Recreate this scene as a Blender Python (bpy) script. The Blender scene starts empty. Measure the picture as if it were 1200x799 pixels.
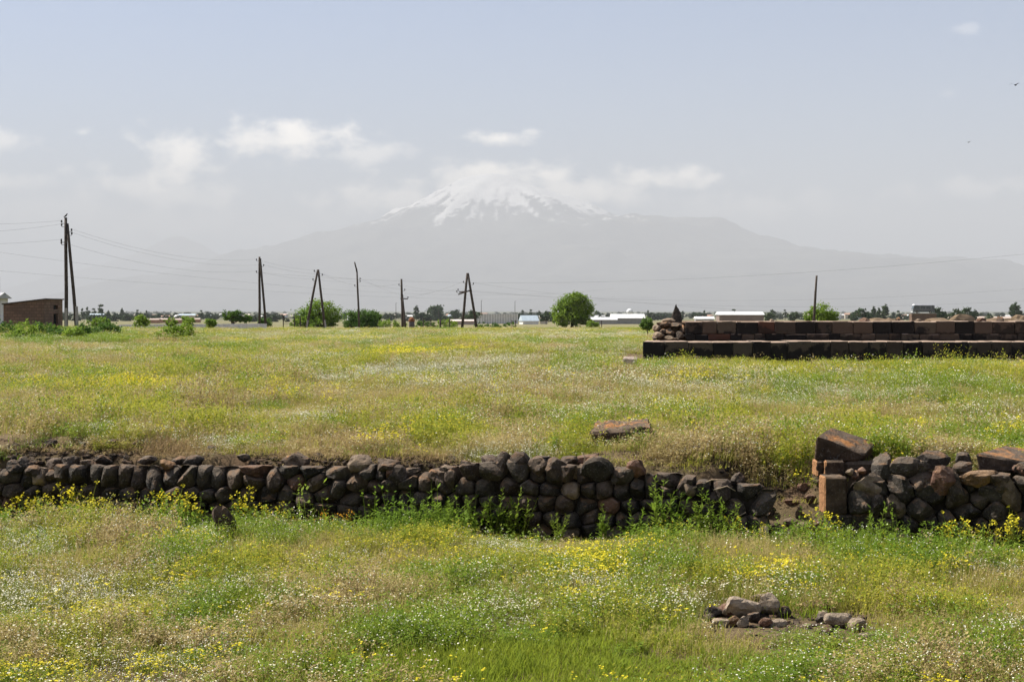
import bpy, bmesh, math, random
import numpy as np
from mathutils import Vector, Matrix, noise as mnoise
random.seed(7); np.random.seed(7)
R = math.radians
SC = bpy.context.scene
COL = SC.collection

# ------------------------------------------------------------------ camera
F = 1900.0; HY = 362.0; CZ = 2.6          # focal length and horizon row in photo pixels, eye height
cam_d = bpy.data.cameras.new('camera'); cam = bpy.data.objects.new('camera', cam_d); COL.objects.link(cam)
cam.location = (0, 0, CZ); cam.rotation_euler = (R(90), 0, 0)
cam_d.sensor_width = 36; cam_d.lens = F / 1200 * 36; cam_d.shift_y = -(399.5 - HY) / 1200
cam_d.clip_start = 0.1; cam_d.clip_end = 300000
SC.camera = cam

# ------------------------------------------------------------------ sky, sun, exposure
SUN_AZ, SUN_EL = 62.0, 50.0               # degrees left of the view direction, above the horizon
SKY_STRENGTH, SUN_STRENGTH = 0.058, 5.0
HAZE_DENSITY, HAZE_G = 4.9e-5, 0.0
CLOUD_RGB = (21.5, 19.6, 17.0)
sun_vec = Vector((-math.sin(R(SUN_AZ)) * math.cos(R(SUN_EL)), math.cos(R(SUN_AZ)) * math.cos(R(SUN_EL)), math.sin(R(SUN_EL))))
W = bpy.data.worlds.new('World'); SC.world = W; W.use_nodes = True
nt = W.node_tree; nt.nodes.clear()
def N(tree, kind, **kw):
    n = tree.nodes.new(kind)
    for k, v in kw.items():
        if k[0] == 'i' and k[1:].isdigit(): n.inputs[int(k[1:])].default_value = v
        else: setattr(n, k, v)
    return n
L = lambda t, a, b: t.links.new(a, b)
sky = N(nt, 'ShaderNodeTexSky', sky_type='NISHITA', sun_disc=False, sun_elevation=R(SUN_EL), sun_rotation=R(-SUN_AZ),
        altitude=850, air_density=1.0, dust_density=2.2, ozone_density=7.0)
tc = N(nt, 'ShaderNodeTexCoord'); sep = N(nt, 'ShaderNodeSeparateXYZ'); L(nt, tc.outputs['Generated'], sep.inputs[0])
az = N(nt, 'ShaderNodeMath', operation='ARCTAN2'); L(nt, sep.outputs[0], az.inputs[0]); L(nt, sep.outputs[1], az.inputs[1])
el = N(nt, 'ShaderNodeMath', operation='ARCSINE'); L(nt, sep.outputs[2], el.inputs[0])
ae = N(nt, 'ShaderNodeCombineXYZ'); L(nt, az.outputs[0], ae.inputs[0]); L(nt, el.outputs[0], ae.inputs[1])
st = N(nt, 'ShaderNodeVectorMath', operation='MULTIPLY', i1=(1, 1, 1.5)); L(nt, tc.outputs['Generated'], st.inputs[0])
ns = N(nt, 'ShaderNodeTexNoise'); ns.inputs['Scale'].default_value = 44; ns.inputs['Detail'].default_value = 9; ns.inputs['Roughness'].default_value = .58
L(nt, st.outputs[0], ns.inputs['Vector'])
nb = N(nt, 'ShaderNodeMath', operation='MULTIPLY_ADD', i1=3.2, i2=-1.6); L(nt, ns.outputs[0], nb.inputs[0])
# clouds as directions in the sky: centre (photo px), half sizes, opacity
CL = [(205, 192, 50, 40, .8), (150, 215, 62, 22, .55), (215, 228, 75, 22, .5), (345, 164, 88, 27, .85), (425, 182, 66, 15, .5),
      (588, 163, 44, 11, .8), (622, 155, 14, 6, .4), (585, 210, 150, 24, .8), (570, 203, 70, 14, .9), (640, 204, 60, 14, .9), (470, 234, 100, 20, .75), (690, 222, 90, 22, .85), (765, 211, 85, 15, .85),
      (900, 240, 110, 20, .35), (1140, 222, 90, 16, .35), (8, 166, 40, 16, .5), (20, 214, 42, 12, .45), (97, 155, 14, 6, .4),
      (1131, 33, 20, 8, .14), (1112, 110, 12, 8, .12), (240, 262, 160, 26, .25), (60, 250, 90, 20, .25)]
prev = None
for (cx, cy, rx, ry, op) in CL:
    a0 = math.atan((cx - 600) / F); e0 = math.atan((HY - cy) / F * math.cos(a0))
    s = N(nt, 'ShaderNodeVectorMath', operation='SUBTRACT', i1=(a0, e0, 0)); L(nt, ae.outputs[0], s.inputs[0])
    m = N(nt, 'ShaderNodeVectorMath', operation='MULTIPLY', i1=(F / rx, F / ry, 0)); L(nt, s.outputs[0], m.inputs[0])
    d = N(nt, 'ShaderNodeVectorMath', operation='LENGTH'); L(nt, m.outputs[0], d.inputs[0])
    v = N(nt, 'ShaderNodeMath', operation='SUBTRACT', i0=1.0); L(nt, d.outputs['Value'], v.inputs[1])
    w = N(nt, 'ShaderNodeMath', operation='ADD'); L(nt, v.outputs[0], w.inputs[0]); L(nt, nb.outputs[0], w.inputs[1])
    q = N(nt, 'ShaderNodeMapRange', interpolation_type='SMOOTHSTEP'); q.inputs[1].default_value = -.15; q.inputs[2].default_value = .95; q.inputs[4].default_value = op
    L(nt, w.outputs[0], q.inputs[0])
    if prev is None: prev = q
    else:
        x = N(nt, 'ShaderNodeMath', operation='MAXIMUM'); L(nt, prev.outputs[0], x.inputs[0]); L(nt, q.outputs[0], x.inputs[1]); prev = x
# the same broken cumulus goes on round the rest of the horizon
n2 = N(nt, 'ShaderNodeTexNoise'); n2.inputs['Scale'].default_value = 7; n2.inputs['Detail'].default_value = 9; L(nt, st.outputs[0], n2.inputs['Vector'])
g1 = N(nt, 'ShaderNodeMapRange', interpolation_type='SMOOTHSTEP'); g1.inputs[1].default_value = .56; g1.inputs[2].default_value = .72; g1.inputs[4].default_value = .6; L(nt, n2.outputs[0], g1.inputs[0])
ab = N(nt, 'ShaderNodeMath', operation='ABSOLUTE'); L(nt, az.outputs[0], ab.inputs[0])
g2 = N(nt, 'ShaderNodeMapRange', interpolation_type='SMOOTHSTEP'); g2.inputs[1].default_value = .36; g2.inputs[2].default_value = .6; L(nt, ab.outputs[0], g2.inputs[0])
g3 = N(nt, 'ShaderNodeMath', operation='MULTIPLY'); L(nt, g1.outputs[0], g3.inputs[0]); L(nt, g2.outputs[0], g3.inputs[1])
cm = N(nt, 'ShaderNodeMath', operation='MAXIMUM'); L(nt, prev.outputs[0], cm.inputs[0]); L(nt, g3.outputs[0], cm.inputs[1])
mx = N(nt, 'ShaderNodeMix', data_type='RGBA'); L(nt, cm.outputs[0], mx.inputs[0]); tint = N(nt, 'ShaderNodeVectorMath', operation='MULTIPLY', i1=(1.02, .995, 1.03)); L(nt, sky.outputs[0], tint.inputs[0]); L(nt, tint.outputs[0], mx.inputs[6]); mx.inputs[7].default_value = (*CLOUD_RGB, 1)
bg = N(nt, 'ShaderNodeBackground'); bg.inputs[1].default_value = SKY_STRENGTH; L(nt, mx.outputs[2], bg.inputs[0])
wo = N(nt, 'ShaderNodeOutputWorld'); L(nt, bg.outputs[0], wo.inputs[0])
sl = bpy.data.lights.new('sun', 'SUN'); sl.energy = SUN_STRENGTH; sl.angle = R(.53); sl.color = (1, .955, .88)
so = bpy.data.objects.new('sun', sl); COL.objects.link(so); so.rotation_euler = sun_vec.to_track_quat('Z', 'Y').to_euler()
SC.view_settings.view_transform = 'Standard'; SC.view_settings.look = 'None'; SC.view_settings.gamma = 1; SC.view_settings.exposure = 1.25
SC.view_settings.use_curve_mapping = False
SC.render.engine = 'CYCLES'; SC.cycles.use_denoising = True; SC.cycles.max_bounces = 4; SC.cycles.diffuse_bounces = 2; SC.cycles.adaptive_threshold = .02
SC.cycles.volume_bounces = 0; SC.cycles.transparent_max_bounces = 8; SC.cycles.sample_clamp_indirect = 8

# ------------------------------------------------------------------ helpers
def hash2(ix, iy, s):
    h = (ix.astype(np.int64) * 374761393 + iy.astype(np.int64) * 668265263 + s * 974711) & 0xffffffff
    h = ((h ^ (h >> 13)) * 1274126177) & 0xffffffff
    return ((h ^ (h >> 16)) & 0xffff) / 65535.0
def vnoise(x, y, s=0):
    x = np.asarray(x, float); y = np.asarray(y, float)
    ix = np.floor(x); iy = np.floor(y); fx = x - ix; fy = y - iy
    fx = fx * fx * (3 - 2 * fx); fy = fy * fy * (3 - 2 * fy)
    a = hash2(ix, iy, s); b = hash2(ix + 1, iy, s); c = hash2(ix, iy + 1, s); d = hash2(ix + 1, iy + 1, s)
    return (a * (1 - fx) + b * fx) * (1 - fy) + (c * (1 - fx) + d * fx) * fy
def fbm(x, y, s=0, o=4):
    t = 0; a = .5; n = 0
    for i in range(o):
        t = t + a * vnoise(x * 2 ** i, y * 2 ** i, s + i * 17); n += a; a *= .5
    return t / n
def sstep(a, b, v):
    t = np.clip((np.asarray(v, float) - a) / (b - a), 0, 1); return t * t * (3 - 2 * t)
def P(px, py, d):                                  # a photo pixel and a distance -> a point
    return Vector(((px - 600) / F * d, d, CZ - (py - HY) / F * d))
def yw(x): return 19.1 - .231 * np.asarray(x, float)   # front line of the two stone walls
WT = Vector((1, -.231, 0)).normalized(); WN = Vector((-.231, -1, 0)).normalized()
def dwall(px): return 19.1 / (1 + .0001216 * (px - 600))

DY = [0, 60, 95, 200, 280, 475, 1000, 3000, 10000, 30000, 90000]
DZ = [.78, .78, .8, 0, -.6, -2.3, -6.8, -14, -25, -40, -70]
def zg(x, y):
    x = np.asarray(x, float); y = np.asarray(y, float)
    s = (y - yw(x)) / 1.026
    low = (fbm(x * .5, y * .5, 3) - .5) * .12 + (fbm(x * 2.1, y * 2.1, 5) - .5) * .05
    low = low - (.15 + .1 * (1 - sstep(-5, 0, x))) * np.exp(-((s + .25) / .75) ** 2) * (s < .6)
    up = np.interp(y, DY, DZ) + (fbm(x * .22, y * .22, 9) - .5) * .22 * np.clip(1.2 - y / 400, 0, 1) + (fbm(x * 1.7, y * 1.7, 11) - .5) * .06
    up = up + .2 * (fbm(x * .8, y * .6, 15) - .5) * np.clip(2 - y / 60, 0, 1); up = up + .55 * np.exp(-(((x + 52) / 26) ** 2 + ((y - 135) / 32) ** 2))
    crest = .1 * np.exp(-((s - .55) / .35) ** 2) * sstep(-6.2, -5.2, x) * (1 - sstep(-1.4, -.6, x)) * (.4 + fbm(x * 2.5, y * 2.5, 21))
    crest = crest - .07 * np.exp(-((s - .4) / .3) ** 2)
    br = np.exp(-((x - 3.08) / .56) ** 4)
    a = .30 - br * .55; b = .52 + br * 1.4
    t = np.clip((s - a) / (b - a), 0, 1); t = t * t * (3 - 2 * t); t = t * (.86 + .14 * sstep(.45, 1.25, s))
    gz = low * (1 - t) + (up + crest) * t
    return gz
def zg1(x, y): return float(zg(np.array([x]), np.array([y]))[0])
def G(px, py_hint=None, d=None):
    x = (px - 600) / F * d; return Vector((x, d, zg1(x, d)))

class MB:
    def __init__(s): s.v = []; s.f = []; s.m = []
    def add(s, vs, fs, mi=0):
        o = len(s.v); s.v += [tuple(v) for v in vs]; s.f += [tuple(i + o for i in f) for f in fs]; s.m += [mi] * len(fs)
    def box(s, c, sz, mi=0, rot=None):
        h = [Vector((x * sz[0] / 2, y * sz[1] / 2, z * sz[2] / 2)) for x in (-1, 1) for y in (-1, 1) for z in (-1, 1)]
        if rot: h = [rot @ q for q in h]
        s.add([q + Vector(c) for q in h], [(0, 1, 3, 2), (4, 6, 7, 5), (0, 4, 5, 1), (2, 3, 7, 6), (0, 2, 6, 4), (1, 5, 7, 3)], mi)
    def hexa(s, p, mi=0):       # p: bottom 4 then top 4, both counter-clockwise from above
        s.add(p, [(3, 2, 1, 0), (4, 5, 6, 7), (0, 1, 5, 4), (1, 2, 6, 5), (2, 3, 7, 6), (3, 0, 4, 7)], mi)
    def tube(s, pts, rad, n=6, mi=0, cap=True):
        pts = [Vector(p) for p in pts]; vs = []
        for i, p in enumerate(pts):
            d = (pts[min(i + 1, len(pts) - 1)] - pts[max(i - 1, 0)]).normalized()
            a = d.orthogonal().normalized() if i == 0 else (a - d * a.dot(d)).normalized()
            b = d.cross(a); r = rad[i] if isinstance(rad, (list, tuple)) else rad
            vs += [p + (a * math.cos(t) + b * math.sin(t)) * r for t in [2 * math.pi * k / n for k in range(n)]]
        fs = [(i * n + k, i * n + (k + 1) % n, (i + 1) * n + (k + 1) % n, (i + 1) * n + k) for i in range(len(pts) - 1) for k in range(n)]
        if cap: fs += [tuple(range(n))[::-1], tuple((len(pts) - 1) * n + k for k in range(n))]
        s.add(vs, fs, mi)
    def mesh(s, name, mats, smooth=False):
        me = bpy.data.meshes.new(name); me.from_pydata(s.v, [], s.f)
        for m in (mats if isinstance(mats, (list, tuple)) else [mats]): me.materials.append(m)
        if any(s.m): me.polygons.foreach_set('material_index', s.m)
        if smooth: me.polygons.foreach_set('use_smooth', [True] * len(s.f))
        me.update(); return me
    def build(s, name, mats, parent=None, smooth=False):
        return link(name, s.mesh(name, mats, smooth), parent)
def link(name, me, parent=None, loc=None):
    o = bpy.data.objects.new(name, me); COL.objects.link(o)
    if parent: o.parent = parent
    if loc is not None: o.location = loc
    return o
def tag(o, label, cat, group=None, kind=None):
    o['label'] = label; o['category'] = cat
    if group: o['group'] = group
    if kind: o['kind'] = kind
    return o
def struct(o, label=None): 
    o['kind'] = 'structure'
    if label: o['label'] = label
    return o
def thing(name, label, cat, loc=(0, 0, 0), rz=0, group=None):
    o = bpy.data.objects.new(name, None); COL.objects.link(o); o.location = loc; o.rotation_euler = (0, 0, rz)
    o.empty_display_size = .1
    return tag(o, label, cat, group)
def copy_tree(o, parent=None):
    c = o.copy(); COL.objects.link(c); c.parent = parent
    for ch in list(o.children): copy_tree(ch, c)
    return c

# ------------------------------------------------------------------ materials
def mat(name):
    m = bpy.data.materials.new(name); m.use_nodes = True; t = m.node_tree; t.nodes.clear()
    o = N(t, 'ShaderNodeOutputMaterial'); return m, t, o
def noise_n(t, vec, scale, detail=4, rough=.55):
    n = N(t, 'ShaderNodeTexNoise'); n.inputs['Scale'].default_value = scale; n.inputs['Detail'].default_value = detail; n.inputs['Roughness'].default_value = rough
    if vec is not None: L(t, vec, n.inputs['Vector'])
    return n.outputs[0]
def ramp(t, fac, stops, interp='LINEAR'):
    r = N(t, 'ShaderNodeValToRGB'); r.color_ramp.interpolation = interp; e = r.color_ramp.elements
    while len(e) < len(stops): e.new(.5)
    for k, (p, c) in enumerate(stops): e[k].position = p; e[k].color = (*c, 1) if len(c) == 3 else c
    L(t, fac, r.inputs[0]); return r.outputs[0]
def mixc(t, fac, a, b, mode='MIX'):
    m = N(t, 'ShaderNodeMix', data_type='RGBA', blend_type=mode)
    for i, v in ((0, fac), (6, a), (7, b)):
        if hasattr(v, 'is_output'): L(t, v, m.inputs[i])
        else: m.inputs[i].default_value = v if i == 0 else ((*v, 1) if len(v) == 3 else v)
    return m.outputs[2]
def math_n(t, op, a, b=0.0, c=0.0):
    m = N(t, 'ShaderNodeMath', operation=op)
    for i, v in ((0, a), (1, b), (2, c)):
        if hasattr(v, 'is_output'): L(t, v, m.inputs[i])
        else: m.inputs[i].default_value = v
    return m.outputs[0]
def bump(t, h, strength, dist):
    b = N(t, 'ShaderNodeBump'); b.inputs['Strength'].default_value = strength; b.inputs['Distance'].default_value = dist
    L(t, h, b.inputs['Height']); return b.outputs[0]
def prin(t, o, col, rough=.9, spec=.2, normal=None, metal=0):
    p = N(t, 'ShaderNodeBsdfPrincipled'); p.inputs['Roughness'].default_value = rough; p.inputs['Specular IOR Level'].default_value = spec; p.inputs['Metallic'].default_value = metal
    if hasattr(col, 'is_output'): L(t, col, p.inputs['Base Color'])
    else: p.inputs['Base Color'].default_value = (*col, 1)
    if normal is not None: L(t, normal, p.inputs['Normal'])
    if o is not None: L(t, p.outputs[0], o.inputs[0])
    return p
def pos(t): return N(t, 'ShaderNodeNewGeometry').outputs['Position']
def obc(t): return N(t, 'ShaderNodeTexCoord').outputs['Object']
def rnd(t): return N(t, 'ShaderNodeObjectInfo').outputs['Random']

def m_plain(name, c, rough=.85, spec=.2, var=.25, scale=3.0, c2=None):
    m, t, o = mat(name); n = noise_n(t, obc(t), scale, 6, .6)
    c2 = c2 or tuple(v * (1 - var) for v in c)
    prin(t, o, ramp(t, n, [(.35, c2), (.65, c)]), rough, spec); return m
def m_leaf(name, ca, cb, transl=.35, scale=.9, rv=.5):
    m, t, o = mat(name)
    f = math_n(t, 'ADD', math_n(t, 'MULTIPLY', rnd(t), rv), math_n(t, 'MULTIPLY', noise_n(t, pos(t), scale, 3), 1.6))
    f = math_n(t, 'SUBTRACT', f, .3 + rv * .5)
    c = mixc(t, f, ca, cb)
    d = prin(t, None, c, .75, .12)
    tr = N(t, 'ShaderNodeBsdfTranslucent'); L(t, c, tr.inputs[0])
    ms = N(t, 'ShaderNodeMixShader'); ms.inputs[0].default_value = transl
    L(t, d.outputs[0], ms.inputs[1]); L(t, tr.outputs[0], ms.inputs[2]); L(t, ms.outputs[0], o.inputs[0]); return m
def m_stone(name, stops, lichen=.5, lich_col=(.30, .13, .035), speck=.25, bscale=1.0, lit_left=False):
    m, t, o = mat(name); co = obc(t); r = rnd(t)
    vadd = N(t, 'ShaderNodeVectorMath', operation='ADD'); L(t, co, vadd.inputs[0])
    sc = N(t, 'ShaderNodeVectorMath', operation='SCALE'); sc.inputs[0].default_value = (37, 11, 23); L(t, r, sc.inputs[3]); L(t, sc.outputs[0], vadd.inputs[1]); co = vadd.outputs[0]
    base = ramp(t, r, stops)
    big = noise_n(t, co, 8 * bscale, 6, .65); fine = noise_n(t, co, 42 * bscale, 5, .7)
    c = mixc(t, math_n(t, 'MULTIPLY_ADD', big, 3.2, -1.1), mixc(t, 1.0, base, (1.45, 1.35, 1.2), 'MULTIPLY'), mixc(t, 1.0, base, (.5, .46, .42), 'MULTIPLY'))
    c = mixc(t, math_n(t, 'MULTIPLY', math_n(t, 'GREATER_THAN', fine, .60), speck), c, (.34, .32, .28))
    # crustose lichen and dust that settle on upper faces
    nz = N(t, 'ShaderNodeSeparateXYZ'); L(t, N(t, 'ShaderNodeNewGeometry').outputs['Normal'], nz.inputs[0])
    up = N(t, 'ShaderNodeMapRange'); up.inputs[1].default_value = .35; up.inputs[2].default_value = .8; L(t, nz.outputs[2], up.inputs[0])
    ln = noise_n(t, co, 6 * bscale, 5, .65)
    lm = N(t, 'ShaderNodeMapRange'); lm.inputs[1].default_value = .5; lm.inputs[2].default_value = .62; lm.inputs[4].default_value = lichen; L(t, ln, lm.inputs[0])
    c = mixc(t, math_n(t, 'MULTIPLY', up.outputs[0], lm.outputs[0]), c, lich_col)
    c = mixc(t, math_n(t, 'MULTIPLY', up.outputs[0], .3), c, (.24, .18, .125))
    if lit_left: c = mixc(t, math_n(t, 'MULTIPLY', math_n(t, 'LESS_THAN', nz.outputs[0], -.55), .85), c, (.34, .17, .075))   # sunlit left faces painted orange, the light put into the colour
    h = math_n(t, 'ADD', math_n(t, 'MULTIPLY', big, 1.0), math_n(t, 'MULTIPLY', fine, .35))
    prin(t, o, c, .92, .15, bump(t, h, 1.0, .05 / bscale)); return m

GREEN = m_leaf('grass_green', (.155, .235, .018), (.29, .31, .035), .5)
OLIVE = m_leaf('grass_olive', (.26, .275, .03), (.38, .35, .06), .5)
DRY = m_leaf('grass_dry', (.37, .30, .115), (.46, .365, .16), .42)
BROWN = m_leaf('grass_brown', (.25, .17, .08), (.35, .255, .125), .35)
WEED = m_leaf('weed_green', (.11, .20, .018), (.23, .30, .035), .48)
STALK = m_leaf('stalk_green', (.17, .21, .03), (.26, .26, .05), .38)
PETALW = m_plain('petal_white', (.70, .67, .53), .8, .1, .08)
PETALY = m_leaf('petal_yellow', (.62, .52, .02), (.74, .64, .05), .3)
PETALO = m_leaf('petal_orange', (.75, .33, .02), (.80, .42, .04), .3)
TREE1 = m_leaf('tree_leaf', (.12, .215, .02), (.22, .30, .04), .48, .35, .2)
TREE2 = m_leaf('tree_leaf_dark', (.055, .125, .02), (.11, .18, .03), .42, .35, .2)
FARLEAF = m_leaf('far_leaf', (.03, .055, .022), (.065, .095, .035), .2, .01, .5)
BARK = m_plain('bark', (.11, .08, .055), .9, .1, .5, 8)
POLE = m_plain('pole_wood', (.095, .075, .06), .85, .15, .5, 4)
CONC = m_plain('concrete', (.38, .35, .31), .9, .15, .3, 5)
INSUL = m_plain('insulator_ceramic', (.04, .035, .03), .3, .5, .2)
WIRE = m_plain('wire_metal', (.10, .10, .10), .5, .4, .1)
SOILC = ((.065, .042, .027), (.18, .115, .07))
STONE = m_stone('wall_stone', [(0, (.030, .028, .027)), (.3, (.045, .041, .037)), (.55, (.062, .054, .046)), (.8, (.050, .039, .033)), (1, (.085, .066, .052))], .45)
RED = m_stone('red_tuff', [(0, (.10, .058, .044)), (1, (.15, .085, .062))], .5)
OCHRE = m_stone('lichen_stone', [(0, (.17, .10, .05)), (1, (.20, .13, .075))], .7, (.34, .16, .05))
DRESSED = m_stone('dressed_block', [(0, (.065, .05, .04)), (1, (.095, .07, .053))], .95, (.36, .15, .04), .18)
TAN = m_stone('tan_rubble', [(0, (.12, .095, .07)), (1, (.22, .175, .135))], .2, (.38, .25, .14))

# ------------------------------------------------------------------ ground: one sheet from the camera to beyond the mountain
def axis(inner0, inner1, step, growth, limit, both):
    a = list(np.arange(inner0, inner1 + 1e-6, step)); s = step
    while a[-1] < limit: s *= growth; a.append(a[-1] + s)
    if both:
        s = step
        while a[0] > -limit: s *= growth; a.insert(0, a[0] - s)
    return np.array(a)
xs = axis(-9, 9, .14, 1.14, 76000, True)
ya = list(np.arange(3, 25, .14)); s_ = .14
while ya[-1] < 76000: s_ *= 1.045 if ya[-1] < 400 else 1.12; ya.append(ya[-1] + s_)
yb = [3]; s_ = .5
while yb[0] > -76000: s_ *= 1.35; yb.insert(0, yb[0] - s_)
ys = np.array(yb[:-1] + ya)
XX, YY = np.meshgrid(xs, ys); ZZ = zg(XX, np.maximum(YY, 0.0))
nx, ny = len(xs), len(ys)
idx = np.arange(nx * ny).reshape(ny, nx)
quads = np.stack([idx[:-1, :-1], idx[:-1, 1:], idx[1:, 1:], idx[1:, :-1]], -1).reshape(-1, 4)
me = bpy.data.meshes.new('ground')
me.vertices.add(nx * ny); me.vertices.foreach_set('co', np.stack([XX, YY, ZZ], -1).reshape(-1).astype(np.float32))
me.loops.add(len(quads) * 4); me.loops.foreach_set('vertex_index', quads.reshape(-1).astype(np.int32))
me.polygons.add(len(quads)); me.polygons.foreach_set('loop_start', (np.arange(len(quads)) * 4).astype(np.int32))
me.polygons.foreach_set('use_smooth', np.ones(len(quads), bool)); me.update(calc_edges=True); me.validate()
m, t, o = mat('ground_soil_and_fields'); p_ = pos(t)
sp = N(t, 'ShaderNodeSeparateXYZ'); L(t, p_, sp.inputs[0])
soil = ramp(t, noise_n(t, p_, 3.2, 8, .65), [(.3, SOILC[0]), (.7, SOILC[1])])
turf = ramp(t, noise_n(t, p_, .7, 6, .6), [(.3, (.07, .07, .025)), (.55, (.12, .10, .05)), (.75, (.16, .115, .065))])
near = mixc(t, math_n(t, 'MULTIPLY_ADD', noise_n(t, p_, 1.4, 5), 2.4, -.8), soil, turf)
fs = N(t, 'ShaderNodeVectorMath', operation='MULTIPLY', i1=(.004, .012, 0)); L(t, p_, fs.inputs[0])
field = ramp(t, noise_n(t, fs.outputs[0], 1.0, 6, .6), [(.32, (.085, .10, .04)), (.45, (.17, .155, .075)), (.58, (.21, .18, .10)), (.7, (.10, .11, .05))])
fs2 = N(t, 'ShaderNodeVectorMath', operation='MULTIPLY', i1=(.0008, .0025, 0)); L(t, p_, fs2.inputs[0])
far = ramp(t, noise_n(t, fs2.outputs[0], 1.0, 8, .65), [(.35, (.05, .06, .035)), (.5, (.10, .105, .06)), (.65, (.15, .14, .09))])
k1 = N(t, 'ShaderNodeMapRange'); k1.inputs[1].default_value = 150; k1.inputs[2].default_value = 300; L(t, sp.outputs[1], k1.inputs[0])
k2 = N(t, 'ShaderNodeMapRange'); k2.inputs[1].default_value = 900; k2.inputs[2].default_value = 2600; L(t, sp.outputs[1], k2.inputs[0])
c_ = mixc(t, k2.outputs[0], mixc(t, k1.outputs[0], near, field), far)
prin(t, o, c_, .95, .05, bump(t, noise_n(t, p_, 9, 8, .7), .8, .06)); me.materials.append(m)
struct(link('ground', me))

# ------------------------------------------------------------------ mountains 50 km away
def mountain(name, cx, cy, prof_l, prof_r, size, res, snow_z, label, seed):
    n = res; gx = np.linspace(-size, size, n); X, Y = np.meshgrid(gx, gx)
    r = np.hypot(X, Y); th = np.arctan2(Y, X)
    wr = sstep(-.25, .75, np.cos(th))
    hl = np.interp(r, [p[0] for p in prof_l], [p[1] for p in prof_l]); hr = np.interp(r, [p[0] for p in prof_r], [p[1] for p in prof_r])
    h = hl * (1 - wr) + hr * wr
    u = th * 7 + fbm(X / 2500, Y / 2500, seed) * 2.5
    gul = np.abs(fbm(u * 1.0 + 40, r / 5200 + 7, seed + 3, 5) - .5) * 2
    det = fbm(X / 1500, Y / 1500, seed + 8, 6) - .5
    env = np.clip(h / 900, 0, 1)
    h = h + env * (det * 520 - (1 - gul) * 330 * np.clip(r / 2500, .15, 1) + 160)
    h = np.maximum(np.where(r > size * .99, -300, h), -23)
    streak = (fbm(th * 26 + fbm(X / 1800, Y / 1800, seed + 5) * 3, r / 8000, seed + 21, 3) - .5) * 2600
    k = np.arange(n * n).reshape(n, n); q = np.stack([k[:-1, :-1], k[:-1, 1:], k[1:, 1:], k[1:, :-1]], -1).reshape(-1, 4)
    me = bpy.data.meshes.new(name); me.from_pydata(np.stack([X, Y, h], -1).reshape(-1, 3).tolist(), [], q.tolist())
    me.polygons.foreach_set('use_smooth', [True] * len(q))
    at = me.attributes.new('gully', 'FLOAT', 'POINT'); at.data.foreach_set('value', streak.reshape(-1).astype(np.float32))
    m, t, o = mat(name + '_rock_and_snow'); p_ = pos(t); sp = N(t, 'ShaderNodeSeparateXYZ'); L(t, p_, sp.inputs[0])
    n1 = noise_n(t, p_, .0011, 8, .68)
    st = N(t, 'ShaderNodeVectorMath', operation='MULTIPLY', i1=(1, 1, .28)); L(t, p_, st.inputs[0])
    n2 = noise_n(t, st.outputs[0], .0034, 7, .66)
    hgt = math_n(t, 'ADD', math_n(t, 'ADD', sp.outputs[2], math_n(t, 'MULTIPLY_ADD', n1, 1800, -900)), math_n(t, 'ADD', math_n(t, 'MULTIPLY_ADD', n2, 1500, -750), N(t, 'ShaderNodeAttribute', attribute_name='gully').outputs['Fac']))
    sm = N(t, 'ShaderNodeMapRange'); sm.inputs[1].default_value = snow_z - 100; sm.inputs[2].default_value = snow_z + 350; L(t, hgt, sm.inputs[0])
    rock = ramp(t, n1, [(.35, (.05, .05, .045)), (.65, (.10, .095, .075))])
    prin(t, o, mixc(t, sm.outputs[0], rock, (.80, .77, .72)), .9, .1); me.materials.append(m)
    return struct(link(name, me, None, (cx, cy, -40)), label)
K = 50000 / F
PL = [(0, 149), (30, 146), (70, 134), (140, 101), (240, 74), (300, 58), (400, 36), (520, 12), (640, -4)]
PR = [(0, 149), (30, 147), (90, 131), (150, 105), (225, 99), (285, 96), (330, 76), (370, 66), (420, 60), (500, 55), (620, 44), (700, 30), (820, -4)]
mountain('mountain', (575 - 600) * K, 50000, [(a * K, b * K + 40) for a, b in PL], [(a * K, b * K + 40) for a, b in PR], 21500, 300, 110 * K, 'snow capped mountain fading into haze on the horizon', 31)
K2 = 66000 / F
PS = [(0, 80), (40, 68), (90, 50), (160, 30), (260, 6), (300, -4)]
mountain('mountain', (212 - 600) * K2, 65500, [(a * K2, b * K2 + 40) for a, b in PS], [(a * K2, b * K2 + 40) for a, b in PS], 9500, 140, 9e4, 'faint lower peak left of the snowy mountain', 57)

# ------------------------------------------------------------------ rocks and blocks
def rock_mesh(name, sx, sy, sz, seed, mtl, sub=3, planes=11, flat=.0, nz=.05):
    rg = random.Random(seed); bm = bmesh.new(); bmesh.ops.create_icosphere(bm, subdivisions=sub, radius=1)
    pl = []
    for k in range(planes):
        n = Vector((rg.gauss(0, 1), rg.gauss(0, 1), rg.gauss(0, 1))).normalized(); pl.append((n, rg.uniform(.5, .86)))
    off = Vector((rg.uniform(0, 50), rg.uniform(0, 50), rg.uniform(0, 50)))
    for v in bm.verts:
        d = v.co.normalized(); r = 1.0
        for n, k in pl:
            c = n.dot(d)
            if c > .05: r = min(r, k / c)
        r += nz * mnoise.noise(d * 2.2 + off) + nz * .6 * mnoise.noise(d * 6 + off) + nz * .3 * mnoise.noise(d * 14 + off)
        v.co = Vector((d.x * r * sx, d.y * r * sy, d.z * r * sz))
    me = bpy.data.meshes.new(name); bm.to_mesh(me); bm.free(); me.materials.append(mtl)
    me.polygons.foreach_set('use_smooth', [True] * len(me.polygons))
    me.set_sharp_from_angle(angle=R(14)); return me
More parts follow.
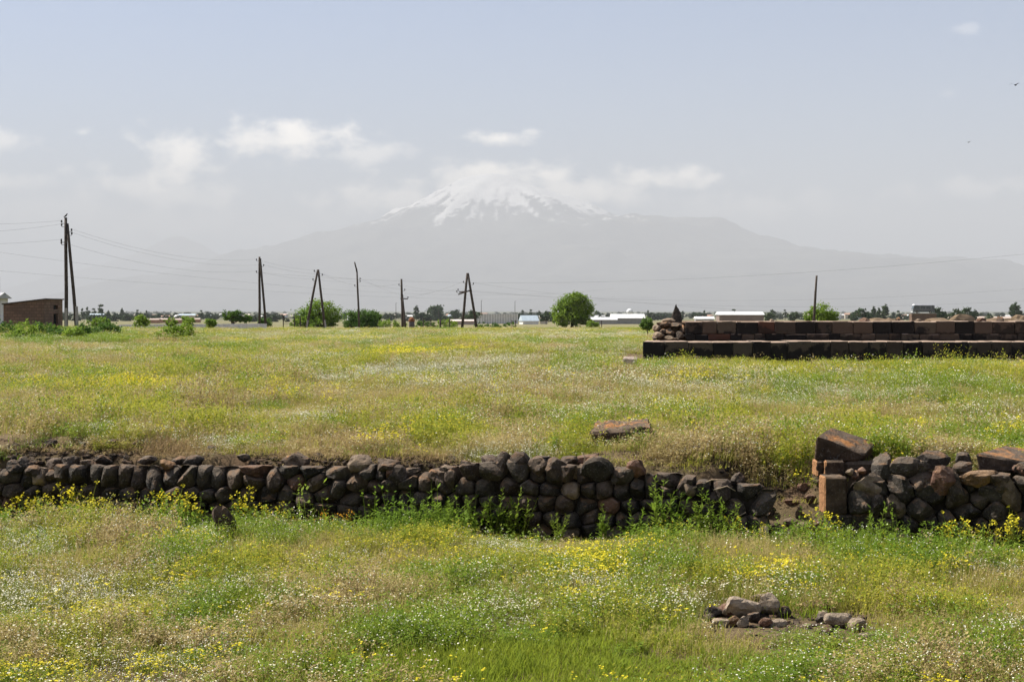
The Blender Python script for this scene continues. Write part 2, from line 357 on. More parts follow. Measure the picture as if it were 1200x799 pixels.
def block_mesh(name, pts, mtl, seed, cuts=5, amp=.014, chip=.03):
    c = sum((Vector(p) for p in pts), Vector()) / 8
    bm = bmesh.new(); vs = [bm.verts.new(Vector(p) - c) for p in pts]
    for f in [(3, 2, 1, 0), (4, 5, 6, 7), (0, 1, 5, 4), (1, 2, 6, 5), (2, 3, 7, 6), (3, 0, 4, 7)]: bm.faces.new([vs[i] for i in f])
    bmesh.ops.bevel(bm, geom=list(bm.edges), offset=chip, segments=1, profile=.6, affect='EDGES')
    bmesh.ops.subdivide_edges(bm, edges=[e for e in bm.edges if e.calc_length() > chip * 2.5], cuts=cuts, use_grid_fill=True)
    off = Vector((seed * 7.31 % 50, seed * 3.17 % 50, seed * 1.7 % 50)); bm.normal_update()
    L_ = max(v.co.length for v in bm.verts)
    for v in bm.verts:
        n = mnoise.noise(v.co * 4 / L_ + off) + .6 * mnoise.noise(v.co * 11 / L_ + off)
        v.co += v.normal * n * amp
    bmesh.ops.recalc_face_normals(bm, faces=list(bm.faces))
    me = bpy.data.meshes.new(name); bm.to_mesh(me); bm.free(); me.materials.append(mtl)
    me.polygons.foreach_set('use_smooth', [True] * len(me.polygons)); me.set_sharp_from_angle(angle=R(32)); return me, c
def part_at(name, me, parent, c):
    o = link(name, me, parent); o.location = Vector(c) - parent.location; return o
def clip(poly, n, d):                    # keep points with n.p <= d
    out = []
    for i in range(len(poly)):
        a = poly[i]; b = poly[(i + 1) % len(poly)]; da = n[0] * a[0] + n[1] * a[1] - d; db = n[0] * b[0] + n[1] * b[1] - d
        if da <= 0: out.append(a)
        if (da < 0 < db) or (db < 0 < da): k = da / (da - db); out.append((a[0] + (b[0] - a[0]) * k, a[1] + (b[1] - a[1]) * k))
    return out
def px_wall(px, py):
    d = dwall(px); return ((px - 600) / F * d, CZ - (py - HY) / F * d)
def stone_from_cell(poly, cx, cz, rg, mtl):
    na = 22; rr = []
    for k in range(na):
        a = 2 * math.pi * k / na; dx, dz = math.cos(a), math.sin(a); best = 9
        for i in range(len(poly)):
            p, q = poly[i], poly[(i + 1) % len(poly)]; ex, ez = q[0] - p[0], q[1] - p[1]
            den = dx * ez - dz * ex
            if abs(den) < 1e-9: continue
            tt = ((p[0] - cx) * ez - (p[1] - cz) * ex) / den; uu = ((p[0] - cx) * dz - (p[1] - cz) * dx) / den
            if tt > 0 and -.001 <= uu <= 1.001: best = min(best, tt)
        rr.append(best if best < 9 else .08)
    rr = [max(.03, min(r, .28) - rg.uniform(.0, .006)) for r in rr]
    rr = [(.06 * rr[k - 1] + .88 * rr[k] + .06 * rr[(k + 1) % na]) * rg.uniform(.97, 1.0) for k in range(na)]
    b = rg.uniform(.03, .08); tx, tz = rg.gauss(0, .22), rg.gauss(-.05, .25); proud = rg.uniform(-.05, .05); Rm = sum(rr) / na
    fac = [(rg.uniform(0, 6.283), rg.uniform(.0, .6), rg.uniform(.3, 1.3)) for _ in range(5)]
    rings = [(.001, -b), (.3, -b), (.58, -b), (.82, -b * .9), (.955, -b * .45), (1.0, .03), (1.0, .12), (.86, .24)]
    off = Vector((rg.uniform(0, 90), rg.uniform(0, 90), rg.uniform(0, 90)))
    V = []
    for (s, dep) in rings:
        for k in range(na):
            a = 2 * math.pi * k / na; x = math.cos(a) * rr[k] * s; z = math.sin(a) * rr[k] * s
            fr = max(0, 1 - (dep + b) / (b + .06)); dd = dep + (tx * x + tz * z) * fr - proud
            for fa, ft, fk in fac: dd += fr * fk * max(0, x * math.cos(fa) + z * math.sin(fa) - ft * Rm)
            nn = mnoise.noise(Vector((x, dd, z)) * 9 + off) * .03 + mnoise.noise(Vector((x, dd, z)) * 26 + off) * .011
            pt = WT * (x * (1 + nn * 2)) - WN * (dd + nn) + Vector((0, 0, z * (1 + nn * 2)))
            V.append(pt)
    Fc = []
    for i in range(len(rings) - 1):
        for k in range(na): Fc.append((i * na + k, i * na + (k + 1) % na, (i + 1) * na + (k + 1) % na, (i + 1) * na + k))
    Fc.append(tuple((len(rings) - 1) * na + k for k in range(na)))
    me = bpy.data.meshes.new('stone'); me.from_pydata(V, [], Fc)
    bm = bmesh.new(); bm.from_mesh(me); bmesh.ops.remove_doubles(bm, verts=bm.verts, dist=.0015); bmesh.ops.recalc_face_normals(bm, faces=bm.faces); bm.to_mesh(me); bm.free()
    me.materials.append(mtl); me.polygons.foreach_set('use_smooth', [True] * len(me.polygons)); me.set_sharp_from_angle(angle=R(9)); return me
def build_wall(wall, x0, x1, top, bot, skip, seed, rowh=.165):
    rg = random.Random(seed); seeds = []
    z = -.27; row = 0
    while z < 1.2:
        x = x0 - .4 + rg.uniform(0, .2)
        while x < x1 + .4:
            w = rg.choice([.13, .17, .2, .23, .27, .31]) * rg.uniform(.9, 1.1)
            cx, cz = x + w / 2, z + rowh / 2 + rg.uniform(-.038, .038)
            if cz < np.interp(cx, top[0], top[1]) - .045 and cz > np.interp(cx, bot[0], bot[1]) - .26 and rg.random() > .07: seeds.append((cx, cz))
            x += w
        z += rowh; row += 1
    for (cx, cz) in seeds:
        if not (x0 < cx < x1) or skip(cx, cz): continue
        poly = [(cx - .24, cz - .2), (cx + .24, cz - .2), (cx + .24, cz + .2), (cx - .24, cz + .2)]
        for (ox, oz) in seeds:
            if (ox, oz) != (cx, cz) and abs(ox - cx) < .6 and abs(oz - cz) < .6:
                n = (ox - cx, oz - cz); poly = clip(poly, n, (ox * ox + oz * oz - cx * cx - cz * cz) / 2)
        tz = np.interp(cx, top[0], top[1]) + rg.uniform(-.01, .04)
        poly = clip(poly, (rg.uniform(-.2, .2), 1), tz + 0) if False else clip(poly, (0, 1), tz)
        if len(poly) < 3: continue
        ax = sum(p[0] for p in poly) / len(poly); azc = sum(p[1] for p in poly) / len(poly)
        ml = STONE if rg.random() > .05 else (RED if rg.random() < .6 else TAN)
        me = stone_from_cell(poly, ax, azc, rg, ml)
        part_at('stone', me, wall, Vector((ax, float(yw(ax)), azc)))
def prof(pts): 
    q = [px_wall(a, b) for a, b in pts]; return ([p[0] for p in q], [p[1] for p in q])
# left wall
wallA = thing('stone_wall', 'long low dry stone wall of dark basalt across the meadow', 'stone wall', (-1.5, float(yw(-1.5)), 0))
topA = prof([(-300, 556), (-90, 554), (0, 550), (50, 548), (95, 544), (140, 547), (200, 546), (300, 548), (345, 546), (420, 548), (450, 545), (475, 550), (510, 556), (545, 544), (600, 541), (650, 546), (700, 545), (735, 549), (765, 556), (800, 560), (850, 563), (885, 572), (905, 596)])
botA = prof([(-300, 604), (0, 606), (200, 614), (400, 619), (600, 620), (720, 623), (905, 628)])
build_wall(wallA, px_wall(-250, 600)[0], px_wall(898, 600)[0], topA, botA, lambda x, z: False, 11)
def gap_backing(wall, x0, x1, top, seed):  # dark slab added behind the stones so the gaps read as black shade
    b = MB(); n = int((x1 - x0) / .12)
    for i in range(n):
        xa, xb = x0 + (x1 - x0) * i / n, x0 + (x1 - x0) * (i + 1) / n
        za, zb_ = float(np.interp(xa, top[0], top[1])) - .09, float(np.interp(xb, top[0], top[1])) - .09
        q = [Vector((x, float(yw(x)), 0)) - WN * dd for x, dd in ((xa, .11), (xb, .11), (xb, .33), (xa, .33))]
        b.hexa([v + Vector((0, 0, -.3)) for v in q] + [v + Vector((0, 0, max(z, -.1))) for v, z in zip(q, (za, zb_, zb_, za))])
    o = b.build('rubble_backing', GAP_DARK, wall); o.location = -wall.location
GAP_DARK = m_plain('dark_gap_backing', (.035, .028, .022), .95, .05, .5, 12)
gap_backing(wallA, px_wall(-250, 600)[0], px_wall(896, 600)[0], topA, 1)
# capping stones perched on the left wall: px, py, width px, height px, set back, material
CAP = [(18, 548, 24, 16, .02, STONE), (40, 553, 26, 18, .0, STONE), (30, 545, 20, 16, .1, STONE), (82, 540, 24, 14, .2, STONE), (64, 544, 24, 18, .3, STONE), (104, 545, 22, 14, .2, STONE), (196, 545, 18, 14, .12, OCHRE), (120, 538, 20, 10, .4, STONE),
       (228, 541, 22, 13, .25, STONE), (210, 541, 18, 10, .3, STONE), (172, 538, 20, 10, .4, STONE), (285, 536, 12, 9, .4, STONE), (345, 541, 29, 20, .16, DRESSED),
       (423, 543, 30, 20, .03, TAN), (455, 546, 34, 20, .0, STONE), (467, 560, 22, 24, -.04, STONE), (515, 558, 22, 18, .0, DRESSED), (529, 560, 16, 20, .0, DRESSED), (525, 548, 14, 8, .05, TAN),
       (548, 548, 20, 19, .06, STONE), (573, 540, 20, 14, .2, STONE), (588, 545, 26, 26, .06, STONE), (609, 545, 22, 26, .04, STONE), (630, 549, 22, 22, .0, STONE), (655, 549, 34, 24, .0, STONE), (668, 540, 22, 12, .25, STONE),
       (634, 540, 26, 12, .25, STONE), (702, 549, 36, 26, -.05, STONE), (680, 552, 20, 15, .05, TAN), (690, 537, 30, 12, .3, RED), (746, 550, 30, 22, .02, RED), (722, 558, 14, 14, .0, STONE), (731, 560, 12, 12, 0, STONE),
       (808, 572, 18, 16, .0, TAN), (864, 561, 14, 14, .3, STONE), (840, 583, 24, 16, .05, STONE), (862, 592, 22, 18, .05, STONE), (882, 612, 18, 14, .0, STONE), (893, 622, 16, 12, -.1, STONE)]
for k, (px, py, w, h, back, ml) in enumerate(CAP):
    d = dwall(px) + back; me = rock_mesh('stone', w / 2 * d / F * 1.25, .15, h / 2 * d / F * 1.3, 100 + k, ml, 3, 12, 0, .09)
    o = part_at('stone', me, wallA, P(px, py, d + .05)); o.rotation_euler = (random.uniform(-.2, .2), random.uniform(-.25, .25), random.uniform(-.3, .3))
print('stones left wall', len(wallA.children))
# right wall with dressed corner
wallB = thing('stone_wall', 'broken dry stone wall end with squared corner blocks at right', 'stone wall', (px_wall(1080, 640)[0], float(yw(px_wall(1080, 640)[0])), 0))
topB = prof([(930, 612), (975, 606), (1000, 556), (1060, 556), (1090, 552), (1120, 556), (1160, 556), (1200, 558), (1290, 556), (1700, 560)])
botB = prof([(930, 640), (1060, 645), (1700, 648)])
def skipB(x, z):
    px = 600 + F * x / (19.1 - .231 * x); py = HY + F * (CZ - z) / (19.1 - .231 * x)
    return px < 992 or (992 < px < 1032 and py > 598 and py < 624) or (1032 < px < 1068 and 622 < py < 645)
build_wall(wallB, px_wall(960, 600)[0], px_wall(1580, 600)[0], topB, botB, skipB, 23, .175)
gap_backing(wallB, px_wall(985, 600)[0], px_wall(1580, 600)[0], topB, 2)
def fblock(name, parent, x0, x1, y0, y1, back, depth, ml, seed, amp=.01, chip=.018, skew=0):
    d0 = dwall((x0 + x1) / 2) + back; a = P(x0, y1, d0); b = P(x1, y1, d0); h = (y1 - y0) / F * d0
    q = Vector((skew, depth, 0)); p = [a, b, b + q, a + q]
    me, c = block_mesh(name, p + [v + Vector((0, 0, h)) for v in p], ml, seed, 4, amp, chip); return part_at(name, me, parent, c)
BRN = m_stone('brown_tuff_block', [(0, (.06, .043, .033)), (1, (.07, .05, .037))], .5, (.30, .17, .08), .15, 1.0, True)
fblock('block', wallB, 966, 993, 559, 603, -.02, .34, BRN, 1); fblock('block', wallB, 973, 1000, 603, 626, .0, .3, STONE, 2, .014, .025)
fblock('block', wallB, 1000, 1031, 602, 625, .02, .3, STONE, 3, .014, .025); fblock('block', wallB, 1033, 1066, 626, 641, -.1, .3, TAN, 4, .016, .03)
fblock('block', wallB, 976, 1032, 626, 646, .05, .3, STONE, 5, .016, .03)
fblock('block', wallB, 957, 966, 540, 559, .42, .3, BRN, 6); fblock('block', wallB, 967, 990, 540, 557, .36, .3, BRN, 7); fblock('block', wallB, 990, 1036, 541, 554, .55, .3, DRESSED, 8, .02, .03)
CAPB = [(1021, 570, 46, 28, .0, TAN), (1034, 549, 22, 34, .15, STONE), (1003, 556, 10, 9, .1, RED), (1010, 552, 10, 10, .05, RED), (997, 554, 10, 8, .1, TAN), (1062, 550, 34, 24, .05, STONE), (1090, 540, 40, 22, .35, STONE),
        (1104, 565, 26, 34, -.05, RED), (1118, 570, 24, 30, -.02, STONE), (1130, 548, 24, 20, .1, STONE), (1128, 538, 20, 14, .35, STONE), (1149, 560, 44, 18, -.05, OCHRE), (1178, 572, 24, 34, -.02, TAN), (1194, 550, 10, 12, .1, RED),
        (1058, 572, 32, 24, .0, STONE), (1049, 592, 24, 30, -.05, TAN), (1084, 572, 22, 24, .0, STONE), (1080, 548, 18, 14, .1, STONE), (1160, 576, 30, 24, 0, STONE), (1210, 556, 40, 26, .1, STONE), (1250, 556, 40, 26, .1, STONE),
        (1006, 590, 26, 26, -.03, STONE), (1027, 592, 26, 26, -.03, STONE)]
for k, (px, py, w, h, back, ml) in enumerate(CAPB):
    d = dwall(px) + back; me = rock_mesh('stone', w / 2 * d / F * 1.25, .16, h / 2 * d / F * 1.3, 300 + k, ml, 3, 12, 0, .08)
    o = part_at('stone', me, wallB, P(px, py, d + .05)); o.rotation_euler = (random.uniform(-.2, .2), random.uniform(-.2, .2), random.uniform(-.3, .3))

def quadblock(name, label, front_b, front_t, back_t, d0, d1, ml, seed, amp=.015, chip=.02, dz=0):
    fb = [P(*p, d0) for p in front_b]; ft = [P(*p, d0) for p in front_t]; bt = [P(*p, d1) for p in back_t]
    bb = [Vector((bt[0].x, bt[0].y, fb[0].z + dz)), Vector((bt[1].x, bt[1].y, fb[1].z + dz))]
    me, c = block_mesh(name, [fb[0], fb[1], bb[1], bb[0], ft[0], ft[1], bt[1], bt[0]], ml, seed, 6, amp, chip)
    return tag(link(name, me, None, c), label, 'stone block')
LICH = m_stone('lichen_block', [(0, (.06, .043, .032)), (1, (.075, .052, .038))], 1.0, (.42, .16, .03), .2, .6)
quadblock('stone_block', 'tilted squared block with orange lichen top perched on right wall', [(954, 539), (1004, 541)], [(957, 511), (1014, 533)], [(974, 500), (1028, 518)], 18.75, 19.25, LICH, 41, .012, .015)
quadblock('stone_block', 'long brown block lying on the right wall at picture edge', [(1147, 553), (1215, 553)], [(1142, 531), (1213, 543)], [(1176, 521), (1240, 531)], 18.2, 18.8, DRESSED, 44, .014, .02)
ob = quadblock('stone_block', 'orange topped broken block lying in grass behind the long wall', [(692, 531), (764, 529)], [(689, 510), (765, 507)], [(697, 500), (761, 499)], 20.7, 21.6, LICH, 47, .03, .03); ob.location.z += max(0, zg1(ob.location.x, 20.8) - .8) + .0; ob.scale.z = 1.6
PINK = m_stone('pale_block', [(0, (.30, .26, .25)), (1, (.34, .29, .27))], .1, (.4, .37, .34), .2)
d_ = 47.0
bp = [(730, 434), (746, 435)]
pb = quadblock('stone_block', 'small pale grey block in grass left of the stepped platform', bp, [(730, 427), (747, 428)], [(731, 424.5), (746, 424.5)], d_, d_ + 2.0 * .25, PINK, 49, .01, .02); pb.location.z = zg1(pb.location.x, pb.location.y) + .3

# loose rocks: px, base py, w, h (px), material, label, group
def loose(px, py, w, h, ml, label, group=None, d=None, seed=0, sink=.2, cat='rock', sy=None, name='rock'):
    d = d or (CZ / (py - HY) * F); k = d / F
    me = rock_mesh(name, w / 2 * k * 1.3, sy or w / 2 * k * .9, h / 2 * k * 1.4, seed, ml, 3, 13, 0, .09)
    x = (px - 600) * k; z = zg1(x, d)
    o = link(name, me, None, (x, d, z + h / 2 * k * (1.1 - sink))); o.rotation_euler = (0, 0, random.uniform(-.5, .5))
    return tag(o, label, cat, group)
loose(262, 633, 30, 36, DRESSED, 'pointed brown rock standing in weeds before the left wall', seed=501, sink=.1)
loose(113, 646, 13, 9, DRESSED, 'small dark rock in grass before the left wall', seed=502)
TAN2 = m_stone('dusty_rubble', [(0, (.22, .185, .145)), (1, (.40, .34, .275))], .2, (.42, .32, .22), .3)
HEAP = [(866, 722, 46, 24, TAN2, 'largest flat topped boulder of the foreground stone heap'), (903, 720, 30, 24, TAN2, 'pale knobbly boulder at right of the foreground stone heap')]
for k, (a, b, c, e, ml, lb) in enumerate(HEAP): loose(a, b, c, e, ml, lb, seed=520 + k)
GH = 'small stones of the foreground heap'
for k, (a, b, c, e, ml) in enumerate([(853, 722, 22, 16, RED), (858, 732, 17, 12, OCHRE), (872, 733, 15, 12, TAN2), (843, 732, 20, 10, TAN2), (897, 732, 14, 10, RED), (911, 731, 22, 9, TAN2), (838, 722, 22, 14, STONE), (884, 728, 16, 12, STONE), (830, 728, 18, 9, STONE), (893, 708, 24, 12, TAN2), (775, 709, 14, 8, TAN2), (792, 712, 12, 6, STONE), (919, 722, 14, 12, STONE)]):
    loose(a, b, c, e, ml, 'small stone tucked against the foreground boulders', GH, seed=540 + k)
GS = 'stones scattered right of the foreground heap'
loose(1013, 751, 27, 13, TAN2, 'rounded pale stone nearest the camera right of the heap', seed=570)
for k, (a, b, c, e, ml) in enumerate([(955, 714, 34, 11, OCHRE), (985, 735, 30, 20, TAN2), (1005, 738, 22, 14, TAN2), (970, 740, 18, 10, STONE), (963, 721, 14, 8, TAN2), (1010, 728, 14, 8, STONE), (968, 728, 22, 12, STONE), (990, 722, 18, 8, TAN2), (945, 734, 14, 7, TAN2)]):
    loose(a, b, c, e, ml, 'weathered stone half buried in grass right of the heap', GS, seed=580 + k)
GB = 'rubble in the gap between the walls'
for k, (a, b, c, e, ml, d) in enumerate([(948, 602, 28, 17, TAN, 18.6), (919, 612, 18, 14, TAN, 18.5), (936, 613, 22, 12, RED, 18.4), (928, 584, 14, 6, RED, 19.1), (943, 580, 14, 9, RED, 19.2), (936, 590, 8, 12, TAN, 18.9), (950, 586, 16, 10, RED, 19.0), (958, 582, 12, 10, TAN, 19.1), (926, 594, 16, 8, TAN, 18.8), (912, 600, 14, 9, STONE, 18.7), (901, 590, 16, 10, STONE, 19.0), (947, 551, 12, 7, STONE, 20.0), (930, 570, 14, 7, STONE, 19.5), (958, 596, 12, 9, RED, 18.7), (908, 622, 16, 10, STONE, 18.3), (925, 622, 18, 10, STONE, 18.2), (943, 625, 20, 14, STONE, 18.2), (957, 628, 18, 14, STONE, 18.15)]):
    loose(a, b, c, e, ml, 'loose rubble stone in the gap between the two walls', GB, d=d, seed=620 + k, sink=.25)
GC = 'dark stones on the bank behind the left wall'
for k, (a, b, c, e) in enumerate([(135, 536, 18, 8), (100, 533, 14, 7), (160, 533, 14, 7), (250, 536, 14, 7), (60, 536, 14, 8), (820, 548, 26, 10), (845, 551, 20, 9), (865, 556, 14, 8)]):
    d = float(19.9 - (a - 600) * .0021); loose(a, b, c, e, STONE, 'small dark stone on the bare bank above the wall', GC, d=d + .35, seed=660 + k, sink=.3)

# ------------------------------------------------------------------ stepped platform at right
d0, d1 = 54.3, 56.2
plat = thing('stepped_platform', 'dark stepped platform of basalt and red tuff blocks', 'platform', (P(980, 425, 55).x, 55.5, .8))
def m_ashlar(name, top, low, cut):
    m, t, o = mat(name); co = obc(t); r = rnd(t); sp = N(t, 'ShaderNodeSeparateXYZ'); L(t, co, sp.inputs[0])
    ad = N(t, 'ShaderNodeVectorMath', operation='ADD'); L(t, co, ad.inputs[0]); sc = N(t, 'ShaderNodeVectorMath', operation='SCALE'); sc.inputs[0].default_value = (31, 17, 3); L(t, r, sc.inputs[3]); L(t, sc.outputs[0], ad.inputs[1])
    n = noise_n(t, ad.outputs[0], 3.0, 5, .6)
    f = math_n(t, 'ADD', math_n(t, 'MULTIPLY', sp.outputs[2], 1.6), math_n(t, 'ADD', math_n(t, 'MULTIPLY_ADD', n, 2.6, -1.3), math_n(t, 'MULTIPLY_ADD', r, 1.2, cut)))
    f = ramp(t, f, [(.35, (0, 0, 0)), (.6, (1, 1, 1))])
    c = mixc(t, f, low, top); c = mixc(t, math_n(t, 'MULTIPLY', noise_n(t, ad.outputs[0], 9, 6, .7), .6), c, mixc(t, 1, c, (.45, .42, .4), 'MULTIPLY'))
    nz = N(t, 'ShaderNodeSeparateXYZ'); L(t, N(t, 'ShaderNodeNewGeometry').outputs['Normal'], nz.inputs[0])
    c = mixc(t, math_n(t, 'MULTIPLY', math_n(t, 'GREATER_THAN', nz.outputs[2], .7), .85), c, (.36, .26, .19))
    prin(t, o, c, .88, .2, bump(t, noise_n(t, ad.outputs[0], 14, 6, .7), .5, .03)); return m
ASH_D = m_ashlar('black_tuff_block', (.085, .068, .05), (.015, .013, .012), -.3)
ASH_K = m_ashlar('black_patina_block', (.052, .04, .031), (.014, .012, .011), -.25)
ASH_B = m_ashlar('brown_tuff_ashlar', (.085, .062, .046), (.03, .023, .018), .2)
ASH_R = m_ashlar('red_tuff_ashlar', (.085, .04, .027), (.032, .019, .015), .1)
def ashlar(x0, x1, z0, z1, y, dep, ml, k, cutl=0):
    j = .006
    p = [(x0 + j, y, z0), (x1 - j, y, z0), (x1 - j, y + dep, z0), (x0 + j + cutl, y + dep, z0)]
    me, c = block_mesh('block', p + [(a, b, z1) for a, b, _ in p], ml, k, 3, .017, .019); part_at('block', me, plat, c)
rg = random.Random(5); kx = d0 / F
def run(px0, px1, d, z0, z1, dep, w0, w1, pick, gap=0):
    x = (px0 - 600) / F * d; xe = (px1 - 600) / F * d; k = 0
    while x < xe:
        w = rg.uniform(w0, w1); ashlar(x, x + w, z0, z1 + rg.uniform(-.016, .012), d + rg.uniform(-.02, .02), dep, pick(k), int(x * 100) + 3000, min(.35, dep * .2) if k == 0 else 0); x += w; k += 1
zt0 = CZ - (400.3 - HY) / F * d0; zt1 = CZ - (376.5 - HY) / F * d1
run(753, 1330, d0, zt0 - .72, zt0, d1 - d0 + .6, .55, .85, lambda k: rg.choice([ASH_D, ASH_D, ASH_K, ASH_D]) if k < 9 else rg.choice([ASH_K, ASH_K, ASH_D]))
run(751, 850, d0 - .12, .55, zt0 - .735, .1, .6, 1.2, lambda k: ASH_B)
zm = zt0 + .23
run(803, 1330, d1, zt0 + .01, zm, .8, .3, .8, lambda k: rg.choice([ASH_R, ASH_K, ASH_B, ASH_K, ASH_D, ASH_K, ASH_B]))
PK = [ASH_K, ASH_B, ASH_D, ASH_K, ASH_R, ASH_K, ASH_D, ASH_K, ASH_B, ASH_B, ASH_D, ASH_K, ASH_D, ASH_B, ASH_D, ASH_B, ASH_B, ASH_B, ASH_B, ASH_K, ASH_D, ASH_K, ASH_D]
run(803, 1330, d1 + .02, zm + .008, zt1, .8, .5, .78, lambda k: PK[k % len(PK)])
b = MB(); xl = P(766, 0, d1).x; xr = P(1330, 0, d1).x
core_z = zt1 - .05
b.hexa([(xl + .15, d1 + .55, .6), (xr, d1 + .55, .6), (xr, d1 + 9, .6), (xl + 1.4, d1 + 9, .6), (xl + .15, d1 + .55, core_z), (xr, d1 + .55, core_z), (xr, d1 + 9, core_z), (xl + 1.4, d1 + 9, core_z)])
m_core = m_plain('rubble_backing', SOILC[1], .95, .1, .45, 1.5)
o = b.build('core', m_core, plat); o.location = -plat.location
for k, (px, py, w, h, dd) in enumerate([(772, 393, 14, 9, 0), (785, 390, 16, 11, .1), (797, 393, 13, 11, 0), (770, 384, 10, 10, .2), (780, 381, 14, 7, .25), (793, 382, 16, 8, .2), (783, 396, 14, 5, -.2), (800, 386, 8, 10, .1), (768, 396, 8, 6, -.1), (790, 397, 12, 4, -.3), (776, 388, 8, 7, .1)]):
    d = d1 + dd; me = rock_mesh('stone', w / 2 * d / F * 1.15, .35, h / 2 * d / F * 1.15, 700 + k, [TAN, DRESSED, STONE][k % 3], 2, 10, 0, .1); part_at('stone', me, plat, P(px, py, d + .25))
me = rock_mesh('standing_stone', .27, .25, .5, 751, STONE, 3, 9, 0, .12)
for v in me.vertices: 
    f = 1 - .62 * max(0, min(1, (v.co.z + .5) / 1.0)); v.co.x = v.co.x * f + .12 * v.co.z * (v.co.z > 0); v.co.y *= f
tag(link('standing_stone', me, None, P(792.5, 370, 57.5)), 'pointed dark stone standing on the platform end', 'rock')
me = rock_mesh('flat_stone', .32, .3, .1, 752, TAN, 2, 9); tag(link('flat_stone', me, None, P(782, 375.6, 57.4)), 'flat tan stone beside the pointed stone on the platform', 'rock')
for k, (px, w) in enumerate([(905, .3), (1012, .5), (1053, .25), (1075, .3), (1150, .45), (1172, .35), (1195, .5)]):
    d = 57 + k % 3 * .8; me = rock_mesh('stone_fragment', w / 2, w / 2, .1 + .05 * (k % 3), 760 + k, [TAN, RED, DRESSED][k % 3], 2, 9)
    tag(link('stone_fragment', me, None, Vector(((px - 600) / F * d, d, core_z + .05))), 'low stone fragment lying on top of the dark platform', 'rock', 'stone fragments on the platform')

# ------------------------------------------------------------------ trees and shrubs
LEAF = [(-.5, 0), (0, -.32), (.55, 0), (0, .32)]
def crown(mb, lobes, n, size, rg, mi=0, shell=.55):
    tot = sum(l[3] * l[4] + l[3] * l[5] for l in lobes)
    for (cx, cy, cz, rx, ry, rz) in lobes:
        k = int(n * (rx * ry + rx * rz) / tot)
        # leaf sprays gathered in clumps, leaving gaps
        clumps = []
        for _ in range(max(6, k // 26)):
            d = Vector((rg.gauss(0, 1), rg.gauss(0, 1), rg.gauss(0, 1))).normalized(); r = rg.uniform(shell, 1.02) * (1 + .16 * mnoise.noise(d * 2.3 + Vector((cx, cy, cz))))
            clumps.append((Vector((cx + d.x * rx * r, cy + d.y * ry * r, cz + d.z * rz * r)), d))
        for c, d in clumps:
            cr = min(rx, rz) * rg.uniform(.13, .24)
            for _ in range(26):
                p = c + Vector((rg.gauss(0, cr), rg.gauss(0, cr), rg.gauss(0, cr * .8)))
                nrm = (d * .5 + Vector((rg.gauss(0, .6), rg.gauss(0, .6), rg.gauss(.35, .5)))).normalized()
                a = nrm.orthogonal().normalized(); a = Matrix.Rotation(rg.uniform(0, 6.28), 3, nrm) @ a; bb = nrm.cross(a); s = size * rg.uniform(.6, 1.3)
                mb.add([p + a * u * s + bb * v * s for u, v in LEAF], [(0, 1, 2, 3)], mi)
def trunk(mb, base, top, r, limbs, rg):
    pts = [Vector(base), Vector(base).lerp(Vector(top), .4) + Vector((rg.gauss(0, r * .6), rg.gauss(0, r * .6), 0)), Vector(top)]
    mb.tube(pts, [r, r * .75, r * .4], 7)
    for q in limbs:
        s = pts[1].lerp(pts[2], rg.uniform(0, .6)); mid = s.lerp(Vector(q), .5) + Vector((0, 0, r)); mb.tube([s, mid, q], [r * .45, r * .32, r * .12], 5)
def tree(name, label, loc, lobes, n, size, ml, r, seed, group=None, cat='tree'):
    rg = random.Random(seed); t = thing(name, label, cat, loc, 0, group)
    b = MB(); trunk(b, (0, 0, -.15), (lobes[0][0], lobes[0][1], lobes[0][2] + lobes[0][5] * .3), r, [(l[0] + rg.uniform(-.4, .4) * l[3], l[1] + rg.uniform(-.4, .4) * l[4], l[2] + rg.uniform(-.2, .5) * l[5]) for l in lobes for _ in range(2)], rg)
    b.build('trunk', BARK, t, True)
    c = MB(); crown(c, lobes, n, size, rg); c.build('crown', ml, t); return t
def px_lobes(px0, base, d, L_):      # lobes given in photo px: cx, cy, rx, ry
    k = d / F; return [((cx - px0) * k, (q - .5) * rx * k * .6, (base - cy) * k, rx * k, rx * k * .85, ry * k) for (cx, cy, rx, ry, q) in L_]
def px_tree(name, label, px, base, d, L_, n, size, ml, r, seed, **kw):
    loc = G(px, None, d); lb = px_lobes(px, HY + F * (CZ - loc.z) / d, d, L_); return tree(name, label, loc, lb, n, size, ml, r, seed, **kw)
px_tree('broadleaf_tree', 'round green tree standing alone in the middle of the plain', 670, 384, 280, [(672, 357, 18, 13, .5), (657, 365, 12, 11, .3), (685, 362, 12, 12, .7), (668, 372, 20, 10, .4), (676, 350, 12, 7, .5), (684, 375, 9, 6, .4)], 13000, .32, TREE1, .3, 1)
px_tree('broadleaf_tree', 'wide round tree behind the A shaped pole', 372, 387, 236, [(374, 364, 19, 13, .5), (358, 372, 13, 11, .3), (390, 370, 12, 12, .7), (372, 376, 24, 10, .4), (345, 379, 6, 6, .4)], 9000, .26, TREE1, .25, 2)
px_tree('broadleaf_tree', 'dark leafy tree left of the pole with leaning top', 426, 387, 232, [(428, 372, 18, 9, .5), (412, 374, 10, 10, .3), (440, 375, 8, 9, .7), (425, 380, 22, 7, .4)], 7500, .25, TREE2, .22, 3)
px_tree('broadleaf_tree', 'small two lobed dark tree by the pale curb', 276, 384, 178, [(268, 370, 8, 6, .5), (290, 374, 6, 5, .4), (277, 370, 7, 6, .6), (281, 374, 5, 4, .4)], 2600, .19, TREE2, .16, 4)
px_tree('broadleaf_tree', 'bright round tree behind the platform by the leaning post', 962, 380, 190, [(963, 366, 15, 10, .5), (950, 370, 8, 7, .3), (975, 371, 8, 8, .7), (962, 374, 19, 8, .4)], 6000, .2, TREE1, .2, 5)
